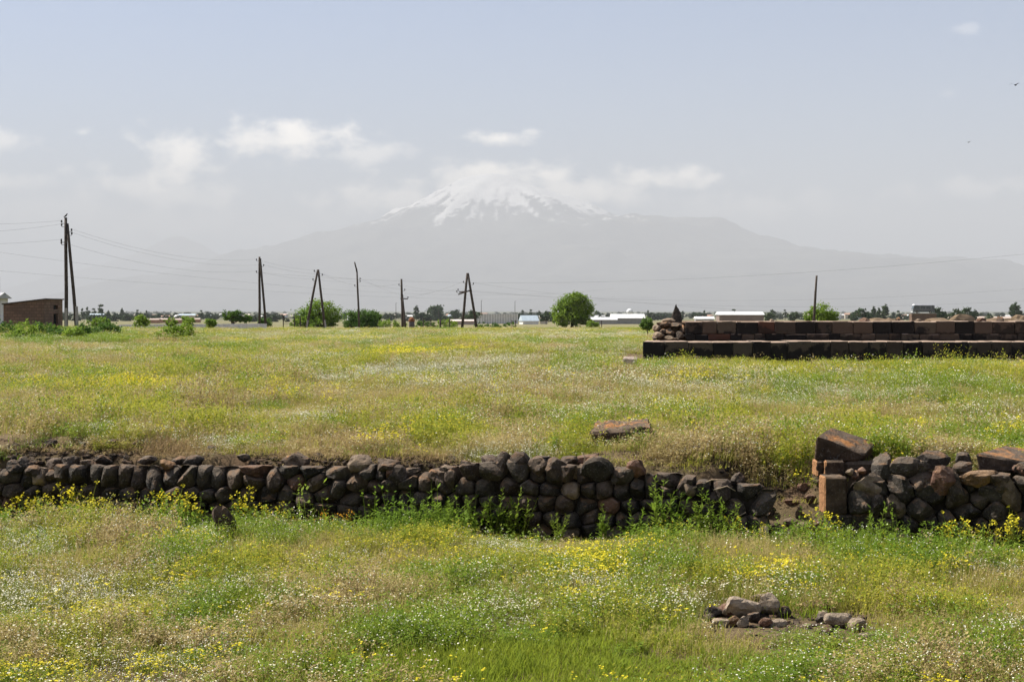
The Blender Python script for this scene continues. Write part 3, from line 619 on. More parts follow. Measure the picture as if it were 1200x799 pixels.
SH = [('bright shrub right of the leaning double pole', 117, 145, [(117, 378, 14, 6, .5)], TREE1), ('bright green shrub left of the dark bush', 165, 150, [(165, 377, 9, 7, .5)], TREE1), ('dark bush in the field before the curb', 209, 88, [(202, 392, 18, 11, .5), (216, 388, 13, 10, .4)], WEED),
      ('bushy shrub above the dark field bush', 208, 140, [(200, 378, 9, 5, .5), (221, 377, 8, 6, .5)], TREE1), ('small shrub between curb and two lobed tree', 247, 160, [(247, 379, 6, 5, .5)], TREE1), ('shrub at the foot of the second double pole', 310, 215, [(310, 379, 8, 6, .5)], TREE2),
      ('low shrub behind the rusty tank', 460, 228, [(455, 381, 14, 6, .5), (470, 382, 8, 5, .5)], TREE1), ('shrub between rusty tank and fence', 500, 240, [(500, 381, 14, 5, .5)], TREE2), ('rounded shrub left of the crossbar pole', 525, 236, [(524, 380, 12, 7, .5)], TREE1),
      ('long low shrub under the white building', 580, 245, [(572, 382, 16, 5, .5), (592, 382, 14, 5, .5)], TREE2), ('dark shrub at the left end of the platform', 759, 112, [(758, 380, 8, 7, .5)], TREE2), ('light shrub at the foot of the lone round tree', 692, 262, [(694, 380, 7, 4, .5)], TREE1)]
for k, (lb, px, d, L_, ml) in enumerate(SH):
    px_tree('shrub', lb, px, 0, d, L_, 1500, .075 + d * .00055, ml, .05, 40 + k, group='shrubs along the field edge', cat='shrub')
GL = 'leafy bushes in the left corner of the field'
for k, (px, py, rx, ry, d) in enumerate([(6, 391, 20, 8, 105), (32, 394, 18, 9, 98), (52, 391, 16, 8, 104), (70, 397, 16, 8, 92), (88, 399, 14, 8, 90), (100, 392, 16, 6, 102), (126, 389, 16, 6, 108), (15, 401, 16, 6, 90), (44, 402, 14, 5, 88)]):
    px_tree('shrub', 'low leafy bush in the overgrown left corner of the field', px, 0, d, [(px, py - 1, rx, ry * 1.7, .5)], 1300, .15, [TREE2, TREE1, TREE2][k % 3], .03, 60 + k, group=GL, cat='shrub')

# far trees: a few shared meshes copied as individuals, the mass beyond as one belt
def proto_tree(seed, tall):
    rg = random.Random(seed); b = MB(); 
    crown(b, [(0, 0, .58, .16, .16, .44)] if tall else [(0, 0, .62, .42, .42, .34), (.2, .1, .45, .3, .3, .25)], 900, .085 if tall else .13, rg); b.tube([(0, 0, -.03), (0, 0, .35)], [.03, .02], 5, 1)
    return b.mesh('crown', [FARLEAF, BARK])
PR_T = [proto_tree(80 + i, True) for i in range(3)]; PR_B = [proto_tree(90 + i, False) for i in range(4)]
rg = random.Random(77)
def far_tree(px, d, h, tall, label, group):
    p = G(px, None, d); o = link('poplar_tree' if tall else 'far_tree', rg.choice(PR_T if tall else PR_B), None, p); o.scale = (h * (1 if tall else rg.uniform(.8, 1.3)), h, h); o.rotation_euler = (0, 0, rg.uniform(0, 6)); tag(o, label, 'tree', group)
for px, h in [(1017, 8), (1024, 11), (1030, 10), (1036, 12), (1038, 12.5), (1053, 9)]: far_tree(px, 1050 + (px % 7) * 12, h, True, 'tall poplar in the small clump left of the bus', 'poplars left of the bus')
for px, h in [(1186, 12), (1190, 13), (1194, 12), (1143, 9)]: far_tree(px, 1000 + (px % 5) * 15, h, True, 'tall poplar at the far right edge of the plain', 'poplars at the right edge')
for px, h in [(97, 13), (103, 14), (110, 13), (118, 17), (127, 10), (143, 13), (161, 12), (171, 10), (184, 8), (236, 11), (243, 9)]: far_tree(px, 1600 + (px % 9) * 30, h, True, 'distant poplar on the plain between hut and two lobed tree', 'poplars on the left plain')
for px, h in [(488, 15), (509, 15), (513, 18), (533, 12), (612, 11), (622, 12), (632, 10), (701, 10), (760, 10), (800, 10), (815, 9), (826, 10), (860, 12), (905, 11), (920, 12)]: far_tree(px, 1500 + (px % 11) * 40, h, px % 2 == 0, 'distant dark tree on the middle plain', 'trees on the middle plain')
for px, h in [(1000, 7), (1010, 8), (1070, 7), (1100, 8), (1112, 7), (1120, 7), (1135, 8), (1160, 6), (900, 7), (930, 8), (555, 7), (640, 7), (650, 6)]: far_tree(px, 700 + (px % 7) * 45, h, False, 'small round tree on the plain beyond the field', 'round trees beyond the field')
V = []; Fq = []
def belt_proto(seed, tall):
    rg_ = random.Random(seed); b = MB(); crown(b, [(0, 0, .5, .2, .2, .5)] if tall else [(0, 0, .42, .5, .4, .42), (.3, 0, .34, .4, .3, .34)], 110, .24, rg_, 0, .2)
    return np.array([v[:] for v in b.v]), b.f
small = [belt_proto(5, False), belt_proto(6, False), belt_proto(7, True)]; base = []
for vv, ff in base:
    ff = [f for f in ff if len(f) == 4][::5]; used = sorted({i for f in ff for i in f}); mp = {i: k for k, i in enumerate(used)}; small.append((vv[used], [tuple(mp[i] for i in f) for f in ff]))
for k in range(1500):
    d = 1300 * (8 ** rg.random()); px = rg.uniform(-160, 1360); x = (px - 600) / F * d
    if fbm(np.array([x / 300]), np.array([d / 500]), 71)[0] < .46: continue
    vv, ff = small[rg.choice([0, 0, 0, 1, 1, 2])]; h = rg.uniform(4, 9) * (1 + d / 9000); o0 = len(V); sx = rg.uniform(.9, 1.6)
    V += (vv * np.array([h * sx, h, h]) * np.array([1, 1, 1]) * 1.0 + np.array([x, d, zg1(x, d) - .3])).tolist(); Fq += [tuple(i + o0 for i in f) for f in ff]
me = bpy.data.meshes.new('tree_belt'); me.from_pydata(V, [], Fq); me.materials.append(FARLEAF)
tag(link('tree_belt', me), 'distant belts of dark trees across the hazy plain', 'woodland', kind='stuff')

# ------------------------------------------------------------------ poles and wires
def insul(par, p, side):
    b = MB(); q = Vector(p); b.tube([q, q + Vector((side * .22, 0, 0)), q + Vector((side * .24, 0, .12))], .02, 5); b.tube([q + Vector((side * .24, 0, z)) for z in (.08, .14, .2, .27, .3)], [.05, .085, .06, .08, .03], 8)
    o = b.build('insulator', INSUL, par, True); return q + Vector((side * .24, 0, .25))
def pole(name, label, px, d, legs, r, ins, extra=None):
    base = G(px, None, d); t = thing(name, label, 'utility pole', base); k = d / F; pts = []
    zpx = HY + F * (CZ - base.z) / d
    def loc(a, b, dy=0): return Vector(((a - px) * k, dy, (zpx - b) * k))
    for (x0, y0, x1, y1, dy, rr) in legs:
        a = loc(x0, y0, dy); bq = loc(x1, y1, 0); a.z = -.25 if y0 > 370 else a.z
        b = MB(); b.tube([a, a.lerp(bq, .35) + Vector((.03, 0, 0)), a.lerp(bq, .7), bq], [rr * 1.12, rr * 1.05, rr * .95, rr * .8], 8); b.build('post', POLE, t, True)
    for (ix, iy, sd) in ins: pts.append(insul(t, loc(ix, iy), sd) + base)
    if extra: extra(t, loc, k)
    return base, pts, loc
def stubs(lst):
    def f(t, loc, k):
        for (x0, y0, x1, y1, dy) in lst:
            a = loc(x0, y0, dy); a.z = -.2; b = MB(); q = loc(x1, y1, dy * .9); b.tube([a, q], [.15, .14], 4); b.build('footing', CONC, t)
    return f
B1, I1, _ = pole('utility_pole', 'tallest dark double pole standing beside the stone hut', 77, 137, [(77.5, 384, 77, 255, 0, .15), (91, 382, 79, 262, -.3, .135)], .14, [(75.5, 262, -1), (75.5, 266, -1), (75.2, 284, -1), (75.2, 287, -1), (80.5, 272, 1), (80.8, 276, 1)], stubs([(92.6, 382, 91.5, 359, -.55), (78.8, 384, 78.6, 361, -.35)]))
B2, I2, _ = pole('utility_pole', 'narrow double pole between two lobed tree and A shaped pole', 305, 200, [(304, 388, 304, 301, 0, .15), (312.5, 388, 305, 303, -.4, .14)], .14, [(302.8, 306, -1), (302.8, 320, -1), (306.6, 312.5, 1)])
B3, I3, _ = pole('utility_pole', 'A shaped wooden pole before the wide round tree', 370, 205, [(358, 390, 372.5, 316, 0, .15), (381, 390, 373, 316, 0, .15)], .14, [(370.5, 319, -1), (369, 329, -1), (375.5, 323.5, 1)], stubs([(359.5, 390, 361, 375, -.3), (382.3, 390, 381, 375, -.3)]))
B4, I4, _ = pole('utility_pole', 'single slender pole with leaning top before dark leafy tree', 420, 222, [(421, 388, 418.3, 318, 0, .13), (418.3, 319, 415.5, 307, 0, .1)], .12, [(417.8, 336, -1), (420.0, 331, 1), (420, 328, 1)])
def cross4(t, loc, k):
    b = MB(); b.box(loc(473.5, 350), (1.0, .14, .14), 0, Matrix.Rotation(.05, 3, 'Y')); b.build('crossarm', POLE, t)
B5, I5, _ = pole('utility_pole', 'short braced pole with small crossarm beside the rusty tank', 473, 218, [(471.8, 388, 470.4, 327, 0, .16), (475.5, 388, 471.5, 345, -.5, .13)], .14, [(469.6, 335, -1), (472.3, 341, 1), (476, 350, 1)], cross4)
def cross5(t, loc, k):
    for (xa, ya, xb, yb, dy) in [(537, 345, 553, 339.8, -.25), (538, 342.5, 553, 340.5, .25)]:
        b = MB(); b.tube([loc(xa, ya, dy), loc(xb, yb, dy)], .085, 5); b.build('crossarm', POLE, t)
B6, I6, _ = pole('utility_pole', 'A shaped pole with long slanting crossbar before white building', 548, 208, [(541, 391, 547.6, 320, 0, .16), (559, 391, 548.4, 320, 0, .16)], .15, [(537.5, 343, -1), (539, 341, -1), (545.5, 332, -1), (552.5, 334, 1)], cross5)
B7, I7, _ = pole('utility_pole', 'bare leaning post rising before the tree behind platform', 954, 185, [(952.5, 384, 957, 323, 0, .14)], .14, [])
for b7 in (0,):
    pass
tw = thing('utility_pole', 'thin pole cut off by the left picture edge', 'utility pole', G(-1, None, 160))
b = MB(); b.tube([(0, 0, -.2), (0, 0, 5.2)], [.1, .07], 7); b.build('post', POLE, tw, True)
def wire(a, b_, sag, label, r=.007, n=24):
    a, b_ = Vector(a), Vector(b_); pts = [a.lerp(b_, i / n) - Vector((0, 0, 4 * sag * (i / n) * (1 - i / n))) for i in range(n + 1)]
    m = MB(); m.tube(pts, r, 4); tag(m.build('power_line', WIRE), label, 'power line', 'overhead wires')
PL_ = lambda px, py, d: P(px, py, d)
ORD = ['uppermost', 'second', 'third', 'fourth']
for k, (y, i) in enumerate([(262, 0), (274, 1), (286, 2), (289, 3)][:3]): wire(PL_(-60, y, 128), I1[i], .15, f'{ORD[k]} wire running left from the tallest double pole')
for k, (i, j) in enumerate([(4, 0), (5, 2), (3, 1)]): wire(I1[i], I2[j], 1.0, f'{ORD[k]} sagging wire from tallest double pole to narrow double pole')
for k in range(3): wire(I2[k], I3[k], .25, f'{ORD[k]} wire between narrow double pole and A shaped pole')
for k in range(3): wire(I3[k], I4[k % len(I4)], .25, f'{ORD[k]} wire between A shaped pole and slender leaning pole')
for k in range(3): wire(I4[k], I5[k], .25, f'{ORD[k]} wire between slender pole and short braced pole')
for k in range(3): wire(I5[k], I6[k], .3, f'{ORD[k]} wire between short braced pole and crossbar pole')
wire(PL_(300, 319, 205), PL_(1330, 284, 130), 2.2, 'long dark wire crossing the mountain and rising to the right', .0075, 40)
wire(PL_(-60, 287, 120), PL_(720, 338, 260), 2.2, 'faint long wire crossing low from upper left', .006, 40)
wire(PL_(-60, 312, 120), PL_(720, 348, 260), 1.2, 'faintest low wire crossing from the left edge', .006, 40)
for k, (a, b_, s) in enumerate([(332, 331, .8), (340, 338, .9), (346, 327, 1.3)]): wire(I6[min(k, 3)], PL_(1320, a - 4 + k * 8, 190), s + 1.0, f'{ORD[k]} faint wire running right from the crossbar pole', .0075, 40)

# ------------------------------------------------------------------ buildings
HUTW = None
def m_masonry(name, c1, c2, mort, bw, bh):
    m, t, o = mat(name); co = obc(t); sp = N(t, 'ShaderNodeSeparateXYZ'); L(t, co, sp.inputs[0]); cb = N(t, 'ShaderNodeCombineXYZ'); L(t, math_n(t, 'ADD', sp.outputs[0], sp.outputs[1]), cb.inputs[0]); L(t, sp.outputs[2], cb.inputs[1])
    br = N(t, 'ShaderNodeTexBrick'); br.inputs['Color1'].default_value = (*c1, 1); br.inputs['Color2'].default_value = (*c2, 1); br.inputs['Mortar'].default_value = (*mort, 1); br.inputs['Scale'].default_value = 1
    br.inputs['Mortar Size'].default_value = .02; br.inputs['Brick Width'].default_value = bw; br.inputs['Row Height'].default_value = bh; L(t, cb.outputs[0], br.inputs['Vector'])
    c = mixc(t, math_n(t, 'MULTIPLY', noise_n(t, co, 1.1, 6, .65), .9), br.outputs[0], mixc(t, 1, br.outputs[0], (.42, .4, .4), 'MULTIPLY'))
    prin(t, o, c, .92, .1, bump(t, br.outputs['Fac'], -.5, .02)); return m
HUT = m_masonry('hut_masonry', (.30, .185, .125), (.20, .13, .095), (.13, .10, .075), .42, .26)
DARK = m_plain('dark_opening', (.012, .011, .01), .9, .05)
dh = 141.0; hb = G(40, None, dh); hut = thing('stone_hut', 'low reddish stone hut with dark doorway at left edge', 'hut', hb)
kh = dh / F
def hx(px): return (px - 40) * kh
zb = HY + F * (CZ - hb.z) / dh
def hz(py): return (zb - py) * kh
b = MB(); X0, X1 = hx(4), hx(52); D_ = 5.7; zl, zr = hz(357), hz(351)
def slab(p, q, th, za, zb_, z0=-.4):     # upright wall slab between two ground points, thickness along th
    p, q, th = Vector(p), Vector(q), Vector(th); g = [p, q, q + th, p + th]
    b.hexa([v + Vector((0, 0, z0)) for v in g] + [v + Vector((0, 0, zz)) for v, zz in zip(g, (za, zb_, zb_, za))])
slab((X0, 0, 0), (X1, 0, 0), (0, .3, 0), zl, zr)
slab((X1, .303, 0), (X1, 2.8, 0), (-.3, 0, 0), zr, zr); slab((X1, 4.2, 0), (X1, D_, 0), (-.3, 0, 0), zr, zr)
slab((X1, 2.803, 0), (X1, 4.197, 0), (-.3, 0, 0), hz(362.5), hz(362.5), hz(368)); slab((X1, 2.803, 0), (X1, 4.197, 0), (-.3, 0, 0), zr, zr, hz(357.5))
slab((X0, .303, 0), (X0, D_, 0), (.3, 0, 0), zl, zl); slab((X0 + .303, D_, 0), (X1 - .303, D_, 0), (0, -.3, 0), zl, zr)
b.build('wall', HUT, hut)
b = MB(); e = .12; b.hexa([(X0 - e, -e, zl + .004), (X1 + e, -e, zr + .004), (X1 + e, D_ + e, zr + .004), (X0 - e, D_ + e, zl + .004), (X0 - e, -e, zl + .1), (X1 + e, -e, zr + .1), (X1 + e, D_ + e, zr + .1), (X0 - e, D_ + e, zl + .1)]); b.build('roof', m_plain('hut_roof', (.07, .055, .045), .9), hut)
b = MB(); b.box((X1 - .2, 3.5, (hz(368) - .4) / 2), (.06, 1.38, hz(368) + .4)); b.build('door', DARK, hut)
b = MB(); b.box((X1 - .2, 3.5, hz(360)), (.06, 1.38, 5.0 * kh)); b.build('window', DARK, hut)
MATS = {}
def wallm(c):
    if c not in MATS: MATS[c] = m_plain('wall_paint', c, .85, .15, .2, .6)
    return MATS[c]
def house(name, label, px, d, w, dep, h, rh, wc, rc, rz=0, group=None, wins=0, cat='house'):
    t = thing(name, label, cat, G(px, None, d), rz, group)
    b = MB(); b.box((0, dep / 2, h / 2 - .5), (w, dep, h + 1)); b.build('wall', wallm(wc), t)
    b = MB(); e = .4; b.add([(-w / 2 - e, -e, h), (w / 2 + e, -e, h), (w / 2 + e, dep + e, h), (-w / 2 - e, dep + e, h), (-w / 2 - e, dep / 2, h + rh), (w / 2 + e, dep / 2, h + rh)], [(0, 1, 5, 4), (2, 3, 4, 5), (1, 2, 5), (3, 0, 4), (3, 2, 1, 0)]); b.build('roof', wallm(rc), t)
    for k in range(wins):
        x = -w / 2 + w * (k + .5) / wins; b = MB(); b.box((x, -.03, h * .55), (min(1.4, w / wins * .5), .06, 1.4)); b.build('window', DARK, t)
    return t
WH = (.72, .70, .66); CR = (.55, .48, .38); GR = (.45, .45, .44); ORG = (.42, .22, .13); BL = (.45, .52, .56)
house('house', 'white house with grey roof cut off behind the stone hut', -19, 185, 2.4, 5, 3.6, .7, WH, GR, 0, None, 0)
t = thing('factory', 'long white building with vertical ribs behind the crossbar pole', 'building', G(582, None, 1050))
b = MB(); b.box((0, 6, 2.4), (27.4, 12, 7.2)); b.build('wall', wallm((.62, .60, .56)), t)
for k in range(17): b = MB(); b.box((-13.4 + k * 1.675, -.3, 2.5), (.75, .6, 7.4)); b.build('pilaster', wallm((.78, .76, .72)), t)
b = MB(); b.box((0, 6, 6.25), (28, 13, .4)); b.build('roof', wallm(GR), t)
house('warehouse', 'long warehouse with pale sloping roof beyond the platform', 869, 700, 19.2, 12, 4.3, 1.3, (.22, .17, .14), (.62, .64, .62), 0, None, 0, 'building')
house('shed', 'small pale roofed shed left of the warehouse', 826, 720, 8, 6, 2.6, 1.0, GR, WH, 0, None, 0, 'shed')
house('shed', 'long white roofed shed right of the lone tree', 707, 950, 16, 8, 2.6, 1.6, (.35, .33, .3), (.6, .6, .58), 0, None, 0, 'shed')
house('shed', 'white roofed hall under the white dome', 736, 980, 20, 12, 3.6, 2.6, (.3, .28, .26), (.6, .6, .58), 0, None, 0, 'shed')
house('house', 'blue grey roofed house right of the long white building', 622, 900, 9, 8, 1.8, 3.2, WH, BL, .25, None, 0)
house('house', 'cream house left of the lone round tree', 637, 1000, 5, 5, 4.6, .8, CR, WH, 0, None, 0)
house('shed', 'low pale shed showing beside the crossbar pole', 541, 700, 11, 5, 1.6, .7, (.5, .36, .3), (.6, .5, .45), 0, None, 0, 'shed')
rg = random.Random(99)
for k in range(74):
    px = rg.uniform(-30, 1230); d = rg.uniform(1500, 3600)
    if 640 < px < 700 and d < 1600: continue
    wc = rg.choice([WH, WH, CR, GR, ORG]); rc = rg.choice([GR, WH, BL, CR, (.4, .25, .18)])
    zone = next(z for lim, z in [(75, 'behind the stone hut'), (170, 'right of the tallest double pole'), (300, 'above the pale curb'), (410, 'behind the A shaped pole'), (550, 'between the slender pole and crossbar pole'), (660, 'left of the lone round tree'), (840, 'between lone tree and warehouse'), (950, 'right of the warehouse'), (1066, 'left of the bus'), (9999, 'right of the bus')] if px < lim)
    wn = {WH: 'white', CR: 'cream', GR: 'grey', ORG: 'reddish'}[wc]; rn = {GR: 'grey', WH: 'white', BL: 'bluish', CR: 'cream'}.get(rc, 'brown')
    house('house', f'tiny {wn} house with {rn} roof {zone}', px, d, rg.uniform(7, 15), rg.uniform(7, 10), rg.uniform(3, 6.5), rg.uniform(1, 2.5), wc, rc, rg.uniform(-.5, .5), 'houses of the distant town')
for k, (px, d, w) in enumerate([(178, 1100, 9), (192, 1150, 11), (208, 1100, 7), (228, 1200, 7)]): house('house', 'reddish unfinished house on the plain beyond the curb', px, d, w, 6, 2.4, .9, ORG, (.45, .36, .3), 0, 'reddish houses beyond the curb')
for k, (px, d, w) in enumerate([(1125, 940, 10), (1140, 1000, 12), (1158, 950, 8), (1175, 1020, 12), (1112, 990, 6)]): house('house', 'orange walled house right of the bus', px, d, w, 6, 3.6, 1.0, (.42, .27, .17), (.5, .4, .33), rg.uniform(-.2, .2), 'orange houses right of the bus')
t = thing('radar_dome', 'white spherical dome on a short tower', 'radar dome', G(738, None, 1500))
bm = bmesh.new(); bmesh.ops.create_icosphere(bm, subdivisions=3, radius=3.0); me = bpy.data.meshes.new('dome'); bm.to_mesh(me); bm.free(); me.materials.append(wallm((.8, .8, .78)))
me.polygons.foreach_set('use_smooth', [True] * len(me.polygons)); zd = CZ - (365.5 - HY) / F * 1500 - t.location.z; link('dome', me, t, (0, 0, zd))
b = MB(); b.tube([(0, 0, -.5), (0, 0, zd - 2)], [1.6, 1.3], 10); b.build('tower', wallm(GR), t)
# masts on the plain
for k, (px, d, top) in enumerate([(657, 1300, 338), (603, 1200, 352), (427 + 37, 1300, 355), (514, 1350, 362), (1104, 1250, 362)]):
    p = G(px, None, d); h = CZ - (top - HY) / F * d - p.z; t = thing('mast', ['thin mast on the plain left of the lone tree', 'short lamp mast above the long white building', 'slender mast on the plain left of short braced pole', 'low mast among trees right of the rusty tank', 'low mast on the plain right of the bus'][k], 'mast', p)
    if k == 0: p2 = G(603.5, None, d); t.location = p2; h = CZ - (353 - HY) / F * d - p2.z
    b = MB(); b.tube([(0, 0, -.3), (0, 0, h)], [.25, .16], 6); b.build('post', POLE, t); b = MB(); b.box((.5, 0, h), (1.2, .2, .16)); b.build('lamp_arm', POLE, t)
    if k == 1: t.location = G(564, None, d)

# curb, fence, tank, white stone
kb = [(-1, 172, 0)]
c0, c1 = G(138, None, 165), G(312, None, 178); t = tag(link('concrete_curb', None) if False else bpy.data.objects.new('concrete_curb', None), 'long low pale concrete curb beyond the meadow at left', 'curb'); COL.objects.link(t); t.location = c0
for k in range(14):
    a = c0.lerp(c1, k / 14); e = c0.lerp(c1, (k + .985) / 14); a.z = zg1(a.x, a.y); e.z = zg1(e.x, e.y); a -= c0; e -= c0; b = MB(); w = Vector((0, .5, 0))
    b.hexa([a - Vector((0, 0, .3)), e - Vector((0, 0, .3)), e + w - Vector((0, 0, .3)), a + w - Vector((0, 0, .3)), Vector((a.x, a.y + .45, .99 - c0.z)), Vector((e.x, e.y + .45, .99 - c0.z)), Vector((e.x, e.y + .5, .99 - c0.z)), Vector((a.x, a.y + .5, .99 - c0.z))]); b.build('curb_stone', m_plain('curb_concrete', (.78, .71, .63), .9) if k == 0 else bpy.data.materials['curb_concrete'], t)
def fence(label, pxs, d, h, rails):
    p0 = G(pxs[0], None, d); t = thing('fence', label, 'fence', p0); ps = [G(p, None, d) - p0 for p in pxs]
    for q in ps: b = MB(); b.tube([q - Vector((0, 0, .2)), q + Vector((0, 0, h))], .07, 6); b.build('post', POLE, t)
    for z in rails: b = MB(); b.tube([q + Vector((0, 0, z * h)) for q in ps], .025, 5); b.build('rail', POLE, t)
fence('dark post and rail fence left of the wide round tree', [332, 345, 352], 212, 1.7, (.45, .9))
fence('dark post and rail fence between rusty tank and crossbar pole', [496, 505, 516, 527], 232, 1.5, (.35, .6, .9))
fence('short dark post fence by the lone tree', [600, 604, 696, 705], 265, 1.2, (.9,))
b = MB(); q = G(516, None, 205); b.tube([(0, 0, -.2), (0, 0, 1.25)], [.13, .12], 7); tag(link('fence_post', b.mesh('fence_post', POLE, True), None, q), 'lone stout dark post right of the rusty tank', 'post')
RUST = m_plain('rust', (.28, .11, .045), .85, .2, .5, 2); TANKG = m_plain('tank_grey', (.12, .11, .12), .6, .3, .4, 3)
t = thing('rusty_tank', 'small grey tank with rusty orange top in the field', 'tank', G(482.5, None, 214))
b = MB(); b.tube([(0, 0, -.1), (0, 0, .1), (0, 0, 1.05)], [.36, .38, .38], 14); b.build('body', TANKG, t, False)
b = MB(); b.tube([(0, 0, 1.05), (0, 0, 1.3), (0, 0, 1.5), (0, 0, 1.62)], [.42, .42, .3, .12], 14); b.build('top', RUST, t)
b = MB(); b.tube([(0, 0, .52), (0, 0, .6)], .395, 14); b.build('band', POLE, t)
me = rock_mesh('white_rock', .42, .3, .2, 801, wallm((.75, .72, .68)), 2, 9); tag(link('white_rock', me, None, G(419, None, 214) + Vector((0, 0, .1))), 'white rock at the foot of the slender pole', 'rock')

# old bus body on a plinth
db = 475.0; kb_ = db / F; bx = (1083 - 600) * kb_; gz = zg1(bx, db); zt = CZ - (367.5 - HY) * kb_
b = MB(); hw = 14.5 * kb_
b.hexa([(-hw, 0, 0), (hw, 0, 0), (hw, 3, 0), (-hw, 3, 0), (-hw, 0, zt - gz), (hw, 0, zt - gz), (hw, 3, zt - gz), (-hw, 3, zt - gz)])
PLN = m_masonry('plinth_masonry', (.22, .15, .10), (.15, .10, .075), (.1, .08, .06), 1.2, .5)
t = thing('plinth', 'brown masonry plinth carrying the old bus', 'plinth', (bx, db, gz)); b.build('wall', PLN, t)
b = MB(); b.box((0, 1.5, zt - gz + .06), (hw * 2 + .2, 3.2, .12)); b.build('coping', CONC, t)
bus = thing('old_bus', 'old white roofed bus body standing on a brown plinth', 'bus', (bx, db + .3, zt + .13))
BODY = m_plain('bus_paint', (.10, .11, .115), .5, .4, .3, 1); WHT = wallm((.74, .75, .76)); GLS = m_plain('bus_glass', (.05, .065, .07), .15, .6, .1)
Ln = 6.4; 
b = MB(); y0, y1 = 0, 2.2
pro = [(-Ln / 2, .3), (Ln / 2, .3), (Ln / 2, 1.25), (-Ln / 2 + .05, 1.25)]
b.add([(x, y, z) for y in (y0, y1) for x, z in pro], [(0, 1, 2, 3), (7, 6, 5, 4), (0, 4, 5, 1), (1, 5, 6, 2), (2, 6, 7, 3), (3, 7, 4, 0)]); b.build('body', BODY, bus)
pil = [(-Ln / 2 + .1, -Ln / 2 + .45), (-1.05, -1.05), (.65, .65), (2.2, 2.2), (Ln / 2 - .1, Ln / 2 - .1)]
for (xa, xb) in pil:
    for yy in (.08, 2.12): b = MB(); b.tube([(xa, yy, 1.25), (xb, yy, 2.3)], .07, 5); b.build('pillar', BODY, bus)
for k in range(4):
    xa, xb = pil[k], pil[k + 1]; b = MB(); b.hexa([(xa[0] + .08, .09, 1.26), (xb[0] - .08, .09, 1.26), (xb[0] - .08, .13, 1.26), (xa[0] + .08, .13, 1.26), (xa[1] + .08, .09, 2.28), (xb[1] - .08, .09, 2.28), (xb[1] - .08, .13, 2.28), (xa[1] + .08, .13, 2.28)]); b.build('window', GLS, bus)
b = MB(); b.hexa([(-Ln / 2 + .02, .15, 1.26), (-Ln / 2 + .08, .15, 1.26), (-Ln / 2 + .08, 2.05, 1.26), (-Ln / 2 + .02, 2.05, 1.26), (-Ln / 2 + .38, .15, 2.28), (-Ln / 2 + .44, .15, 2.28), (-Ln / 2 + .44, 2.05, 2.28), (-Ln / 2 + .38, 2.05, 2.28)]); b.build('windscreen', GLS, bus)
b = MB(); b.hexa([(-Ln / 2 + .25, -.05, 2.3), (Ln / 2 + .05, -.05, 2.3), (Ln / 2 + .05, 2.25, 2.3), (-Ln / 2 + .25, 2.25, 2.3), (-Ln / 2 + .5, .15, 2.62), (Ln / 2 - .1, .15, 2.62), (Ln / 2 - .1, 2.05, 2.62), (-Ln / 2 + .5, 2.05, 2.62)]); b.build('roof', WHT, bus)
for x in (-2.0, 1.9):
    b = MB(); b.tube([(x, -.02, .36), (x, .3, .36)], .36, 14); w_ = b.build('wheel', DARK, bus)
    b = MB(); b.tube([(x, -.05, .36), (x, 0, .36)], .18, 10); b.build('hub', CONC, w_)
b = MB(); b.box((-Ln / 2 - .06, 1.1, .42), (.12, 2.2, .2)); b.build('bumper', WHT, bus)
for yy in (.3, 1.9): b = MB(); b.tube([(-Ln / 2 - .04, yy, .85), (-Ln / 2 + .02, yy, .85)], .13, 10); b.build('headlight', WHT, bus)
EARTH = m_plain('bare_earth', (.20, .14, .085), .95, .1, .4, .4)
for k, (px, d, w, h) in enumerate([(1049, 420, 8, 2.6), (1105, 430, 12, 2.3), (1128, 450, 9, 3.2), (1165, 440, 14, 2.2), (1195, 420, 7, 3.0), (1030, 400, 9, 2.0)]):
    me = rock_mesh('earth_mound', w / 2, w / 2.6, h, 820 + k, EARTH, 3, 5, 0, .14); p = G(px, None, d); o = link('earth_mound', me, None, p); struct(o)

# birds
def bird(label, p, s, perched):
    b = MB()
    if perched:
        b.tube([(-.12 * s, 0, .02), (-.05 * s, 0, .05 * s), (.04 * s, 0, .11 * s), (.08 * s, 0, .17 * s), (.10 * s, 0, .21 * s), (.13 * s, 0, .215 * s), (.17 * s, 0, .20 * s)], [.01 * s, .035 * s, .055 * s, .035 * s, .035 * s, .02 * s, .004 * s], 8)
    else:
        b.tube([(-.16 * s, 0, 0), (-.05 * s, 0, 0), (.06 * s, 0, .01), (.13 * s, 0, .02), (.19 * s, 0, .015)], [.02 * s, .05 * s, .055 * s, .035 * s, .005 * s], 8)
        for sd in (-1, 1): b.add([(.06 * s, .03 * sd * s, .03 * s), (-.06 * s, .03 * sd * s, .03 * s), (-.1 * s, .25 * sd * s, .12 * s), (.02 * s, .28 * sd * s, .13 * s), (-.1 * s, .5 * sd * s, .06 * s)], [(0, 1, 2, 3), (3, 2, 4)])
    o = b.build('bird', DARK, None, True); o.location = p; o.rotation_euler = (0, 0, .8); return tag(o, label, 'bird')
bird('small dark bird perched on the tallest double pole', P(76.6, 255.2, 137) + Vector((0, 0, .02)), 1.4, True)
bird('dark bird flying high at the right edge of the sky', P(1190, 100, 120), 1.0, False)
bird('tiny bird flying lower in the right sky', P(1135, 167, 170), .8, False)

